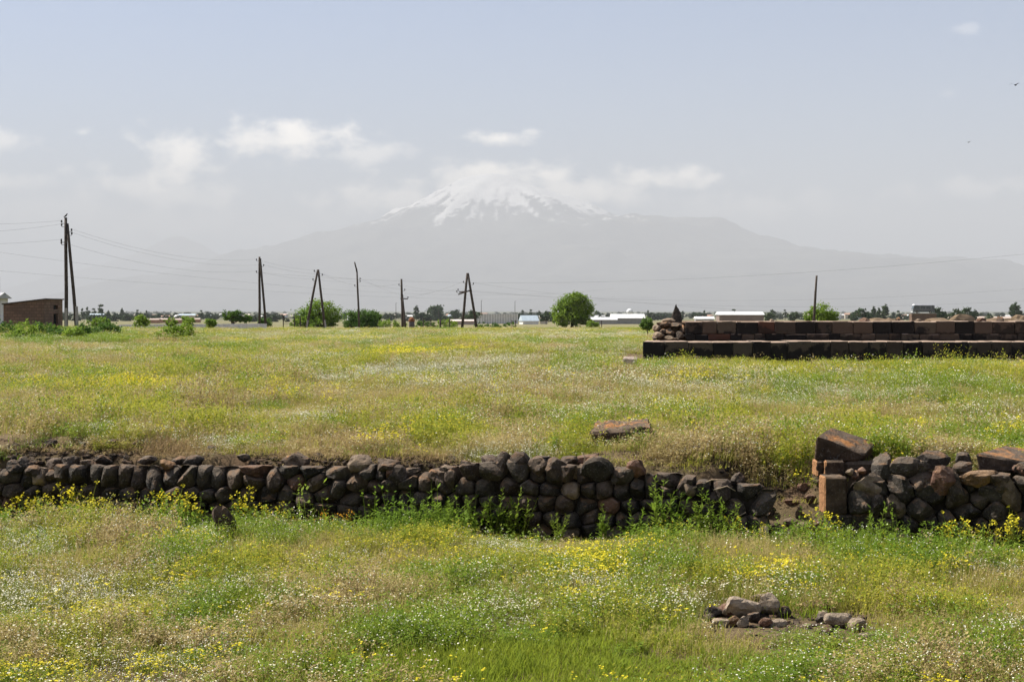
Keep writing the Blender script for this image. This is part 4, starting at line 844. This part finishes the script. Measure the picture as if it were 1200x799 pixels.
# ------------------------------------------------------------------ meadow: clump shapes scattered as stuff
def blade(mb, x, y, h, w, a, lean, mi=0, twist=None):
    tw = a + 1.57 if twist is None else twist
    dx, dy = math.cos(a), math.sin(a); wx, wy = math.cos(tw) * w / 2, math.sin(tw) * w / 2
    m_ = (x + dx * lean * .3, y + dy * lean * .3, h * .6); t_ = (x + dx * lean, y + dy * lean, h)
    mb.add([(x - wx, y - wy, 0), (x + wx, y + wy, 0), (m_[0] + wx * .8, m_[1] + wy * .8, m_[2]), (m_[0] - wx * .8, m_[1] - wy * .8, m_[2]), t_], [(0, 1, 2, 3), (3, 2, 4)], mi); return Vector(t_)
def disc(mb, p, r, rg, mi, n=6, tilt=.5):
    nrm = Vector((rg.gauss(0, tilt) - .1, rg.gauss(0, tilt) - .15, 1)).normalized(); a = nrm.orthogonal().normalized(); b_ = nrm.cross(a)
    mb.add([p + (a * math.cos(k * 6.2832 / n) + b_ * math.sin(k * 6.2832 / n)) * r for k in range(n)], [tuple(range(n))], mi)
def clump(kind, seed):
    rg = random.Random(seed); mb = MB(); rad = .2
    def xy(): 
        a = rg.uniform(0, 6.283); r = rad * math.sqrt(rg.random()); return r * math.cos(a), r * math.sin(a)
    A = lambda: rg.uniform(0, 6.283)
    if kind == 'green':
        for _ in range(60): x, y = xy(); blade(mb, x, y, rg.uniform(.07, .22), rg.uniform(.005, .009), A(), rg.uniform(.02, .1), 0)
        mats = [GREEN]
    elif kind == 'olive':
        for _ in range(56): x, y = xy(); blade(mb, x, y, rg.uniform(.08, .25), rg.uniform(.004, .007), A(), rg.uniform(.02, .11), 0 if rg.random() < .7 else 1)
        for _ in range(10):
            x, y = xy(); p = blade(mb, x, y, rg.uniform(.2, .3), .003, A(), rg.uniform(.02, .08), 1)
            for k in range(3): disc(mb, p - Vector((0, 0, .02 * k)), .006, rg, 1, 4, 1)
        mats = [OLIVE, DRY]
    elif kind == 'dry':
        for _ in range(34): x, y = xy(); blade(mb, x, y, rg.uniform(.08, .22), rg.uniform(.004, .007), A(), rg.uniform(.02, .12), 0 if rg.random() < .6 else 1)
        for _ in range(22):
            x, y = xy(); p = blade(mb, x, y, rg.uniform(.16, .3), .003, A(), rg.uniform(.02, .1), 0)
            for k in range(4): disc(mb, p + Vector((rg.gauss(0, .012), rg.gauss(0, .012), -.016 * k)), .007, rg, 0, 4, 1)
        mats = [DRY, OLIVE]
    elif kind == 'brown':
        for _ in range(50): x, y = xy(); blade(mb, x, y, rg.uniform(.04, .17), rg.uniform(.004, .008), A(), rg.uniform(.03, .14), 0 if rg.random() < .75 else 1)
        for _ in range(16):
            x, y = xy(); p = blade(mb, x, y, rg.uniform(.1, .2), .003, A(), rg.uniform(.02, .1), 0)
            for k in range(3): disc(mb, p + Vector((rg.gauss(0, .012), rg.gauss(0, .012), -.016 * k)), .009, rg, 0, 4, 1)
        mats = [BROWN, DRY]
    elif kind == 'white':
        for _ in range(18): x, y = xy(); blade(mb, x, y, rg.uniform(.08, .2), .006, A(), rg.uniform(.02, .1), 0)
        for _ in range(13):
            x, y = xy(); p = blade(mb, x, y, rg.uniform(.17, .32), .004, A(), rg.uniform(.02, .09), 0); r = rg.uniform(.005, .009); disc(mb, p, r, rg, 1, 6); disc(mb, p + Vector((0, 0, .003)), r * .36, rg, 2, 5, .2)
        mats = [STALK, PETALW, PETALY]
    elif kind == 'froth':           # fine sprays of tiny white flowers
        for _ in range(16): x, y = xy(); blade(mb, x, y, rg.uniform(.08, .2), .006, A(), rg.uniform(.02, .1), 0)
        for _ in range(15):
            x, y = xy(); p = blade(mb, x, y, rg.uniform(.14, .28), .004, A(), rg.uniform(.02, .09), 0)
            for k in range(4): disc(mb, p + Vector((rg.gauss(0, .018), rg.gauss(0, .018), rg.uniform(-.03, .01))), rg.uniform(.003, .006), rg, 1, 5, .9)
        mats = [STALK, PETALW]
    elif kind == 'yellow':
        for _ in range(14): x, y = xy(); blade(mb, x, y, rg.uniform(.08, .2), .007, A(), rg.uniform(.02, .1), 0)
        for _ in range(9):
            x, y = xy(); p = blade(mb, x, y, rg.uniform(.16, .32), .004, A(), rg.uniform(.02, .08), 0)
            for k in range(rg.randint(3, 6)): disc(mb, p + Vector((rg.gauss(0, .014), rg.gauss(0, .014), rg.uniform(-.03, .01))), rg.uniform(.007, .011), rg, 1, 5, .7)
        mats = [WEED, PETALY]
    elif kind == 'weed':
        for _ in range(7):
            x, y = xy(); h = rg.uniform(.12, .34); a = A(); top = blade(mb, x, y, h, .006, a, .05, 0)
            for k in range(15):
                z = h * rg.uniform(.15, 1); aa = A(); l = rg.uniform(.03, .07) * (1.2 - z / h * .6); c = Vector((x + math.cos(a) * .05 * z / h, y + math.sin(a) * .05 * z / h, z)); dr = Vector((math.cos(aa), math.sin(aa), rg.uniform(-.1, .6))); sd = Vector((-math.sin(aa), math.cos(aa), 0)) * l * .28
                mb.add([c, c + dr * l * .5 + sd, c + dr * l, c + dr * l * .5 - sd], [(0, 1, 2, 3)], 0)
        for _ in range(16): x, y = xy(); blade(mb, x, y, rg.uniform(.08, .24), .008, A(), rg.uniform(.02, .1), 0)
        mats = [WEED]
    elif kind.startswith('forb'):
        mats = {'forbg': [WEED, GREEN, PETALW], 'forbo': [OLIVE, GREEN, PETALY], 'forbt': [DRY, BROWN, PETALW]}[kind]
        for _ in range(rg.randint(7, 10)):
            x, y = xy(); h = rg.uniform(.12, .27); a = A(); ln = rg.uniform(.02, .08); blade(mb, x, y, h, .004, a, ln, 1)
            for k in range(20):
                f = rg.uniform(.25, 1.05); c = Vector((x + math.cos(a) * ln * f + rg.gauss(0, .022), y + math.sin(a) * ln * f + rg.gauss(0, .022), h * f)); aa = A(); l = rg.uniform(.012, .03); dr = Vector((math.cos(aa), math.sin(aa), rg.uniform(-.3, .8))); sd = Vector((-math.sin(aa), math.cos(aa), rg.gauss(0, .4))) * l * .3
                mb.add([c, c + dr * l * .5 + sd, c + dr * l, c + dr * l * .5 - sd], [(0, 1, 2, 3)], 0 if rg.random() < .75 else 1)
            for k in range(rg.randint(0, 3)): disc(mb, Vector((x + math.cos(a) * ln + rg.gauss(0, .02), y + math.sin(a) * ln + rg.gauss(0, .02), h * rg.uniform(.85, 1.1))), rg.uniform(.004, .007), rg, 2, 5, .8)
    return bpy.data.objects.new('clump_' + kind, mb.mesh('clump_' + kind, mats))
PROT = {}
for k in ('green', 'olive', 'dry', 'brown', 'white', 'froth', 'yellow', 'weed', 'forbg', 'forbo', 'forbt'):
    c = bpy.data.collections.new('clumps_' + k); PROT[k] = c
    for i in range(4): c.objects.link(clump(k, hash(k) % 1 + 200 + i * 7 + len(k) * 31))

def to_px(x, y, z): return 600 + F * x / y, HY + F * (CZ - z) / y
def blobs(px, py, L_):
    t = np.zeros_like(px)
    for (cx, cy, rx, ry, a) in L_: t = t + a * np.exp(-(((px - cx) / rx) ** 2 + ((py - cy) / ry) ** 2))
    return t
rs = np.random.RandomState(3)
PTS = []
def band(y0, y1, dens, sxy, sz):
    area = .345 * (y1 * y1 - y0 * y0) + 3 * (y1 - y0); n = int(area * dens)
    u = rs.rand(n * 2); y = np.sqrt(y0 * y0 + u * (y1 * y1 - y0 * y0)); x = (rs.rand(n * 2) * 2 - 1) * (.345 * y + 1.5)
    y, x = y[:n], x[:n]; PTS.append(np.stack([x, y, np.full(n, sxy), np.full(n, sz)], -1))
band(8, 11, 50, .9, .5); band(10.6, 21.5, 95, .9, .5); band(18.5, 34, 52, 1.1, .72); band(34, 56, 26, 1.5, .9); band(56, 100, 9, 2.3, .62); band(100, 212, 3.2, 3.6, .6)
A_ = np.concatenate(PTS); X, Y = A_[:, 0], A_[:, 1]; S = (Y - yw(X)) / 1.026; Z = zg(X, Y)
lowf = S < 0
br = np.exp(-((X - 3.08) / .66) ** 4)
PX, PY = to_px(X, Y, Z)
keep = ~((S > -.06) & (S < .36) & (br < .5))
keep &= ~((Y > d0 - .3) & (Y < d1 + 9) & (X > P(750, 0, d0).x + (Y - d0) * 0))
keep &= ~((Y > d0 - .3) & (X > .093 * Y + .2) & (Y < 70))
nb1 = fbm(X * .9, Y * .9, 41); nb2 = fbm(X * .35, Y * .35, 43); nb3 = fbm(X * 1.6, Y * 1.1, 47); nb4 = fbm(X * .5 + 9, Y * .5, 53); nb5 = fbm(X * 2.6, Y * 2.6, 59)
n_ = lambda v, a, b: sstep(a, b, v)
up = ~lowf
w = {}
w['green'] = .55 + 1.5 * n_(nb1, .48, .68) + blobs(PX, PY, [(640, 520, 80, 16, 2.5), (1090, 470, 140, 10, 3), (300, 490, 60, 14, 1.6), (880, 520, 70, 25, 1.6), (1000, 765, 260, 40, 2.5), (600, 780, 300, 30, 1.0), (830, 640, 120, 16, 2), (560, 445, 30, 8, 1.5), (850, 412, 400, 10, .8), (620, 410, 90, 8, 1.5), (100, 470, 60, 10, 1.2)])
w['olive'] = 2.0 + .8 * n_(nb2, .4, .6)
w['dry'] = .22 + 1.3 * n_(nb4, .5, .66) + up * .1 + blobs(PX, PY, [(250, 430, 250, 14, 1.8), (120, 495, 150, 20, 1.6), (460, 500, 110, 25, 1.4), (400, 470, 90, 20, 1.0), (1040, 490, 80, 12, 1.5), (670, 700, 90, 20, 1.4), (560, 740, 90, 20, .8), (200, 760, 80, 20, 1.2)])
w['brown'] = .12 + .9 * n_(nb3, .56, .7) * (.4 + up) + blobs(PX, PY, [(575, 490, 45, 14, 2.2), (420, 520, 130, 14, 1.4), (200, 528, 160, 10, 1.6), (60, 500, 60, 16, 1.0), (360, 475, 50, 10, 1.0), (1050, 490, 60, 9, 1.5), (330, 630, 40, 12, 1.6), (690, 640, 30, 10, 1.6), (515, 635, 25, 8, 1.5), (330, 445, 200, 8, .8)]) + 8 * np.exp(-((S - .6) / .3) ** 2) * (X < -.5) + .8 * br * np.exp(-((S - .9) / .9) ** 2)
w['weed'] = .08 + .5 * n_(nb5, .6, .75) + lowf * 9 * np.exp(-((S + .55) / .5) ** 2) * (.35 + n_(nb1, .35, .6)) * (1 + .8 * sstep(1, 3, X)) + lowf * (X > .8) * 5 * np.exp(-((S + .9) / .6) ** 2) + blobs(PX, PY, [(960, 650, 260, 14, 4.5), (70, 398, 90, 12, 6), (650, 640, 60, 10, 2), (480, 640, 70, 12, 2), (60, 640, 80, 14, 2), (800, 415, 30, 5, 1), (1000, 411, 300, 4, 2.5), (5, 690, 25, 25, 2)])
w['white'] = .05 + .6 * n_(nb3, .52, .68) + blobs(PX, PY, [(590, 445, 180, 26, 1.5), (150, 409, 130, 7, 1.5), (100, 515, 120, 14, 1.0), (430, 480, 100, 26, 1.0), (720, 470, 130, 22, 1.3), (940, 455, 120, 16, 1.2), (70, 725, 110, 35, 1.3), (330, 755, 60, 30, 1.0), (440, 700, 120, 30, .5), (850, 395, 800, 5, .8), (870, 700, 120, 20, .5), (1160, 660, 50, 12, 1)])
w['froth'] = .2 + .7 * n_(nb4, .42, .6) + blobs(PX, PY, [(590, 440, 220, 30, 2.0), (500, 395, 420, 7, 2.5), (430, 690, 260, 40, 1.1), (100, 690, 200, 50, 1.0), (880, 440, 220, 22, 1.0), (900, 510, 60, 20, 1.2)])
w['yellow'] = .08 + .5 * n_(nb5, .58, .7) * (.6 + lowf) + blobs(PX, PY, [(160, 461, 130, 6, 1.2), (490, 414, 60, 5, 2.6), (230, 410, 40, 4, .6), (1090, 440, 130, 14, 1.2), (850, 445, 60, 18, .7), (200, 652, 160, 14, 1.2), (520, 660, 90, 10, 1.7), (50, 790, 80, 14, 2.2), (480, 400, 250, 3, .8), (940, 480, 60, 8, .8), (1080, 520, 90, 14, .4), (700, 650, 60, 8, 1.0), (250, 790, 120, 10, .5), (350, 670, 100, 10, .8), (590, 412, 60, 4, 1)])
w['forbg'] = .5 + .8 * n_(nb1, .45, .65) + .6 * w['weed'] + .25 * w['green']
w['forbo'] = .8 + .5 * n_(nb3, .42, .6) + .3 * w['yellow']
w['forbt'] = (.3 + .45 * w['dry'] + .6 * w['brown'] + .3 * w['white']) * np.where(lowf, .4, .65); w['dry'] = w['dry'] * np.where(lowf, .65, .9)
for k_, f_ in (('white', 1.9), ('froth', 1.9), ('yellow', 2.6)): w[k_] = w[k_] * f_
w['froth'] += blobs(PX, PY, [(590, 445, 190, 28, 4.5), (880, 450, 150, 20, 2.5), (500, 396, 420, 6, 3), (150, 409, 130, 7, 3), (100, 515, 120, 14, 1.5), (430, 485, 110, 26, 2)]); w['white'] += blobs(PX, PY, [(600, 440, 170, 24, 2.0), (720, 465, 120, 20, 1.5), (950, 455, 110, 14, 1.5)])
w['white'] = w['white'] * np.where(lowf, .7, 1.0)
hard = blobs(PX, PY, [(868, 733, 58, 24, 1.0), (992, 738, 46, 22, .9), (727, 533, 44, 7, .9), (738, 441, 14, 7, 1), (262, 642, 20, 9, 1), (985, 552, 44, 9, 1), (575, 487, 14, 4, .8)])
keep &= hard < .55
keep &= ~((br > .4) & (S > -.15) & (S < 1.1) & (rs.rand(len(X)) < .58))
bare = blobs(PX, PY, [(727, 533, 46, 7, .9), (738, 438, 14, 5, .9), (868, 738, 66, 16, .93), (868, 722, 62, 12, .9), (985, 738, 56, 16, .8), (985, 548, 40, 8, .8), (262, 640, 22, 8, .8), (2, 510, 34, 16, 1.2), (1040, 485, 40, 5, .7), (575, 487, 26, 8, .5), (868, 722, 40, 12, .7)]) + .95 * np.exp(-((S - .52) / .2) ** 4) * np.maximum(X < -.3, X > 1.2) * (.75 + .5 * nb5) * (X > -6.4) + .45 * br * np.exp(-((S - .55) / .6) ** 2)
keep &= rs.rand(len(X)) > np.clip(bare, 0, .93)
names = list(w); Wt = np.stack([w[k] for k in names], -1) * 1.0; Wt = np.maximum(Wt, .001); fq = sstep(30, 70, Y)
for i in range(len(names)):
    loc_ = (1 - fq) * fbm(X * 1.15, Y * .8, 201 + i * 13, 3) + fq * fbm(X * .42, Y * .2, 207 + i * 13, 3)
    Wt[:, i] *= np.exp(7.5 * (loc_ - .5) + 4.5 * (fbm(X * .3, Y * .16, 301 + i * 13, 3) - .5))
Wt = Wt ** 1.6; Wt /= Wt.sum(-1, keepdims=True)
cum = np.cumsum(Wt, -1); pick = (rs.rand(len(X), 1) > cum).sum(-1)
def scatter(name, label, cat, kinds, cats):
    objs = []
    sel = keep & np.isin(pick, [names.index(k) for k in kinds]); idx_ = np.where(sel)[0]; n = len(idx_)
    var = rs.randint(0, 4, n); kk = np.array([kinds.index(names[p]) for p in pick[idx_]]); 
    me = bpy.data.meshes.new(name); me.vertices.add(n)
    me.vertices.foreach_set('co', np.stack([X[idx_], Y[idx_], Z[idx_] - .012], -1).reshape(-1).astype(np.float32))
    sc = rs.uniform(.72, 1.3, n); hv = .25 + 1.9 * fbm(X[idx_] * .9, Y[idx_] * .7, 67) ** 1.3
    forb_up = np.array([1.7 if kinds[q].startswith('forb') else 1.0 for q in kk]) * (1 + .9 * np.exp(-((S[idx_] + .6) / .6) ** 2) * (1 + .5 * sstep(.5, 2, X[idx_])) * np.array([kinds[q] == 'weed' for q in kk])); forb_up = forb_up * np.where(np.array([kinds[q] == 'weed' for q in kk]), 1, 1 - .55 * np.exp(-((S[idx_] + .35) / .5) ** 2)); nearbank = forb_up * (1 - .6 * sstep(42, 50, Y[idx_]) * (1 - sstep(56, 60, Y[idx_])) * (X[idx_] > 3.2)) * (1 - .6 * np.exp(-((S[idx_] - .6) / .4) ** 2))
    scl = np.stack([A_[idx_, 2] * sc, A_[idx_, 2] * sc, A_[idx_, 3] * sc * hv * nearbank], -1)
    at = me.attributes.new('scl', 'FLOAT_VECTOR', 'POINT'); at.data.foreach_set('vector', scl.reshape(-1).astype(np.float32))
    rot = np.stack([rs.normal(0, .06, n), rs.normal(0, .06, n), rs.uniform(0, 6.283, n)], -1)
    at = me.attributes.new('rot', 'FLOAT_VECTOR', 'POINT'); at.data.foreach_set('vector', rot.reshape(-1).astype(np.float32))
    at = me.attributes.new('kind_index', 'INT', 'POINT'); at.data.foreach_set('value', (kk * 4 + var).astype(np.int32))
    o = link(name, me); tag(o, label, cat, kind='stuff')
    col = bpy.data.collections.new(name + '_shapes')
    for i, k in enumerate(kinds):
        for j, q in enumerate(PROT[k].objects): q.name = f'{i}{j}_clump'; col.objects.link(q)
    g = bpy.data.node_groups.new(name, 'GeometryNodeTree'); g.interface.new_socket('Geometry', in_out='INPUT', socket_type='NodeSocketGeometry'); g.interface.new_socket('Geometry', in_out='OUTPUT', socket_type='NodeSocketGeometry')
    gi, go = g.nodes.new('NodeGroupInput'), g.nodes.new('NodeGroupOutput'); ip = g.nodes.new('GeometryNodeInstanceOnPoints'); ci = g.nodes.new('GeometryNodeCollectionInfo')
    ci.inputs[0].default_value = col; ci.inputs[1].default_value = True; ci.inputs[2].default_value = True; ip.inputs['Pick Instance'].default_value = True
    def attr(nm, tp): a = g.nodes.new('GeometryNodeInputNamedAttribute'); a.data_type = tp; a.inputs[0].default_value = nm; return a.outputs[0]
    L(g, gi.outputs[0], ip.inputs['Points']); L(g, ci.outputs[0], ip.inputs['Instance']); L(g, attr('kind_index', 'INT'), ip.inputs['Instance Index']); L(g, attr('rot', 'FLOAT_VECTOR'), ip.inputs['Rotation']); L(g, attr('scl', 'FLOAT_VECTOR'), ip.inputs['Scale']); L(g, ip.outputs[0], go.inputs[0])
    md = o.modifiers.new('scatter', 'NODES'); md.node_group = g
    print('scatter', name, n)
scatter('meadow_grass', 'olive and green grass covering the meadow', 'grass', ['green', 'olive', 'forbg', 'forbo'], None)
scatter('dry_grass', 'dry tan and brown grass patches in the meadow', 'grass', ['dry', 'brown', 'forbt'], None)
scatter('white_flowers', 'small white wildflowers scattered through the meadow', 'flowers', ['white', 'froth'], None)
scatter('yellow_flowers', 'small yellow wildflowers scattered through the meadow', 'flowers', ['yellow'], None)
scatter('leafy_weeds', 'low leafy green weeds filling the foot of the walls', 'weeds', ['weed'], None)

# crumbled stone and clods on the bank behind the wall and in the breach
PROT['clod'] = bpy.data.collections.new('clods')
for i in range(4): PROT['clod'].objects.link(bpy.data.objects.new('clod', rock_mesh('clod', 1, .9, .75, 840 + i, [STONE, DRESSED, TAN, STONE][i], 2, 10, 0, .12)))
n = 5200; rx_ = rs.uniform(-8.8, 8.4, n); ss = np.where(rs.rand(n) < .7, rs.normal(.62, .16, n), rs.uniform(.3, 1.2, n)); inb = np.abs(rx_ - 3.08) < .6; rx_ = np.where(rs.rand(n) < .22, rs.normal(3.05, .35, n), rx_); inb = np.abs(rx_ - 3.08) < .6; ss = np.where(inb, rs.uniform(-.3, 1.6, n), np.maximum(ss, .36))
ry_ = yw(rx_) + ss * 1.026; dens = fbm(rx_ * 1.1, ry_ * 1.1, 91) ; kp = (dens > .40) & (inb | (rx_ < -.3) | (rs.rand(n) < .35))
hx_ = np.concatenate([rx_[kp], rs.normal(1.95, .34, 160), rs.normal(2.75, .3, 120)]); hy_ = np.concatenate([ry_[kp], rs.normal(13.5, .22, 160), rs.normal(13.2, .3, 120)])
X, Y = hx_, hy_; Z = zg(X, Y) + .012; S = np.full(len(X), -50.0); A_ = np.stack([X, Y, np.exp(rs.normal(-3.7, .5, len(X))), np.zeros(len(X))], -1); A_[:, 3] = A_[:, 2]
keep = np.ones(len(X), bool); names = ['clod']; pick = np.zeros(len(X), int)
scatter('rubble_bits', 'crumbled stones and clods along the bank and breach', 'rubble', ['clod'], None)

# ------------------------------------------------------------------ single plants that stand out against the walls
def mustard_meshes(seed, fl):
    rg = random.Random(seed); st, lf, fw = MB(), MB(), MB()
    for s in range(rg.randint(4, 6)):
        a = rg.uniform(0, 6.283); h = rg.uniform(.32, .52); top = Vector((math.cos(a) * h * .25, math.sin(a) * h * .25, h)); st.tube([(0, 0, 0), top * .5 + Vector((0, 0, h * .06)), top], [.005, .004, .002], 4)
        tips = [top]
        for k in range(3):
            f = rg.uniform(.45, .85); q = top * f; e = q + Vector((rg.gauss(0, .06), rg.gauss(0, .06), rg.uniform(.05, .13))); st.tube([q, e], [.003, .0015], 3); tips.append(e)
        for e in tips:
            for k in range(rg.randint(3, 6)): disc(fw, e + Vector((rg.gauss(0, .013), rg.gauss(0, .013), rg.uniform(-.05, .015))), rg.uniform(.008, .012), rg, 0, 5, .8)
        for k in range(12):
            f = rg.uniform(.05, .7); c = top * f; aa = rg.uniform(0, 6.283); l = rg.uniform(.05, .11) * (1.1 - f); dr = Vector((math.cos(aa), math.sin(aa), rg.uniform(0, .6))); sd = Vector((-math.sin(aa), math.cos(aa), 0)) * l * .25
            lf.add([c, c + dr * l * .5 + sd, c + dr * l, c + dr * l * .5 - sd], [(0, 1, 2, 3)])
    return st.mesh('stem', STALK), lf.mesh('leaves', WEED), fw.mesh('flowers', fl)
def feather_meshes(seed):
    rg = random.Random(seed); st, lf = MB(), MB()
    for s in range(rg.randint(5, 8)):
        a = rg.uniform(0, 6.283); h = rg.uniform(.28, .55); ln = rg.uniform(.1, .45); top = Vector((math.cos(a) * h * ln, math.sin(a) * h * ln, h)); st.tube([(0, 0, 0), top * .5 + Vector((0, 0, h * .08)), top], [.005, .004, .002], 4)
        for k in range(34):
            f = rg.uniform(.12, 1); c = top * f + Vector((0, 0, h * .3 * f * (1 - f))); aa = rg.uniform(0, 6.283); l = rg.uniform(.05, .12) * (1.15 - f * .8); dr = Vector((math.cos(aa), math.sin(aa), rg.uniform(.1, .8))); sd = Vector((-math.sin(aa), math.cos(aa), 0)) * l * .17
            lf.add([c, c + dr * l * .5 + sd, c + dr * l, c + dr * l * .5 - sd], [(0, 1, 2, 3)])
    return st.mesh('stem', STALK), lf.mesh('leaves', WEED)
MU = [mustard_meshes(900 + i, PETALY) for i in range(4)]; MO = [mustard_meshes(950, PETALO)]; FE = [feather_meshes(970 + i) for i in range(4)]
NUM = ['leftmost', 'second', 'third', 'fourth', 'fifth', 'sixth', 'seventh', 'eighth', 'ninth', 'tenth', 'eleventh', 'twelfth', 'thirteenth', 'fourteenth', 'fifteenth', 'sixteenth', 'seventeenth', 'eighteenth', 'nineteenth', 'twentieth', 'twenty first', 'twenty second', 'twenty third', 'twenty fourth', 'twenty fifth', 'twenty sixth', 'twenty seventh']
def plant(name, meshes, px, off, s, label, group, names_):
    d = dwall(px) - off; p = G(px, None, d); t = thing(name, label, 'plant', p, random.uniform(0, 6), group); t.scale = (s, s, s)
    for nm, me in zip(names_, meshes):
        q_ = link(nm, me, t)
        if nm in ('flowers', 'leaves'): q_['kind'] = 'stuff'
mus = sorted([(8, .3, .8), (30, .35, .95), (42, .3, 1.05), (58, .4, .8), (84, .25, 1.1), (98, .3, 1.1), (108, .35, .95), (140, .3, .65), (192, .35, .95), (204, .3, 1.0), (217, .35, 1.1), (228, .4, .9), (282, .35, 1.05), (295, .3, .8), (318, .3, .85), (335, .25, .75), (962, .4, 1.0), (975, .35, .8), (1108, .3, .75), (1120, .35, .9), (1134, .3, .8), (1168, .35, .8), (1180, .3, .95), (1192, .3, 1.0), (860, .3, .7), (890, .35, .6)])
for k, (px, off, s) in enumerate(mus): plant('mustard_plant', MU[k % 4], px, off, s * 1.28, f'tall yellow flowered mustard plant before the walls, {NUM[k]} from left' if k else 'leftmost tall yellow flowered mustard plant before the walls', 'mustard plants along the wall foot', ('stem', 'leaves', 'flowers'))
for k, (px, off, s) in enumerate([(374, .35, .62), (386, .3, .7), (405, .3, .75)]): plant('orange_flower', MO[0], px, off, s, ['leftmost', 'middle', 'rightmost'][k] + ' orange flowered plant before the dark wall', 'orange flowered plants', ('stem', 'leaves', 'flowers'))
fea = sorted([(520, .3, .75), (538, .3, .8), (556, .25, .9), (578, .2, 1.0), (600, .2, .95), (612, .15, .8), (708, .3, .8), (745, .3, .85), (772, .35, 1.2), (786, .3, 1.0), (822, .25, 1.1), (838, .25, 1.0), (852, .2, .9), (1012, .35, .75), (1026, .3, .95), (1040, .4, .7), (1095, .35, .7), (940, .4, .65), (440, .3, .6), (300, .3, .7), (655, .35, .6), (1148, .35, .7)])
for k, (px, off, s) in enumerate(fea): plant('leafy_weed', FE[k % 4], px, off, s * 1.25, f'bushy green weed against the dark wall, {NUM[k]} from left' if k else 'leftmost bushy green weed against the dark wall', 'green weeds against the wall', ('stem', 'leaves'))
for k, (px, d, s) in enumerate([(741, 20.3, .6), (650, 20.2, .6), (628, 20.4, .55), (755, 20.4, .55)]):
    p = G(px, None, d); t = thing('leafy_weed', ['feathery green weed before the orange topped block', 'feathery weed on the bank above the wall middle', 'leftmost feathery weed on the bank above the wall', 'small weed at right foot of the orange topped block'][k], 'plant', p); t.scale = (s, s, s)
    for nm, me in zip(('stem', 'leaves'), FE[k]): link(nm, me, t)
# bare twigs lying over the broken wall end
TW = m_plain('dry_twig', (.38, .29, .2), .9)
for k, (x0, y0, x1, y1) in enumerate([(812, 572, 850, 562), (836, 574, 862, 575), (842, 624, 874, 600), (683, 553, 682, 530)]):
    a = P(x0, y0, dwall(x0) - .06); e = P(x1, y1, dwall(x1) - .06); mid = a.lerp(e, .5) + Vector((.03, 0, .05)); b = MB(); b.tube([a, mid, e], [.010, .008, .004], 5)
    tag(b.build('dry_twig', TW, None, True), ['pale dry twig lying on the breach edge of the wall', 'lower dry twig on the broken wall end', 'dry twig leaning among weeds at the wall gap', 'short pale stick upright on the wall top'][k], 'twig')

# ------------------------------------------------------------------ haze: the air over the plain, one even volume
b = MB(); H_ = 75500.0
ztop = max(float(np.array([v.co.z for v in o.data.vertices]).max()) + o.location.z for o in SC.objects if o.name.startswith('mountain')) + 40.0; zbot = min(float(ZZ.min()), -63.0) - 1.0; print('haze', ztop, zbot)
b.box((0, 0, (ztop + zbot) / 2), (2 * H_, 2 * H_, ztop - zbot))
m, t, o = mat('haze_air'); pv = N(t, 'ShaderNodeVolumePrincipled'); pv.inputs['Color'].default_value = (.715, .73, .735, 1); pv.inputs['Density'].default_value = HAZE_DENSITY; pv.inputs['Anisotropy'].default_value = HAZE_G
L(t, pv.outputs[0], o.inputs['Volume'])
hz = b.build('haze', m); tag(hz, 'pale haze filling the air over the plain', 'haze', kind='stuff')

# ------------------------------------------------------------------ look-alikes of one group told apart by their order in the picture
ORDW = ['leftmost'] + NUM[1:] + ['twenty eighth', 'twenty ninth', 'thirtieth']
same = {}
for o in SC.objects:
    if o.parent is None and o.get('group') and o.get('label'): same.setdefault(o['label'], []).append(o)
for lb, os_ in same.items():
    if 1 < len(os_) <= len(ORDW):
        os_.sort(key=lambda o: o.location.x / max(o.location.y, 1))
        for k, o in enumerate(os_): o['label'] = f'{lb}, {ORDW[k]} of them' if k == 0 else f'{lb}, {ORDW[k]} from left'
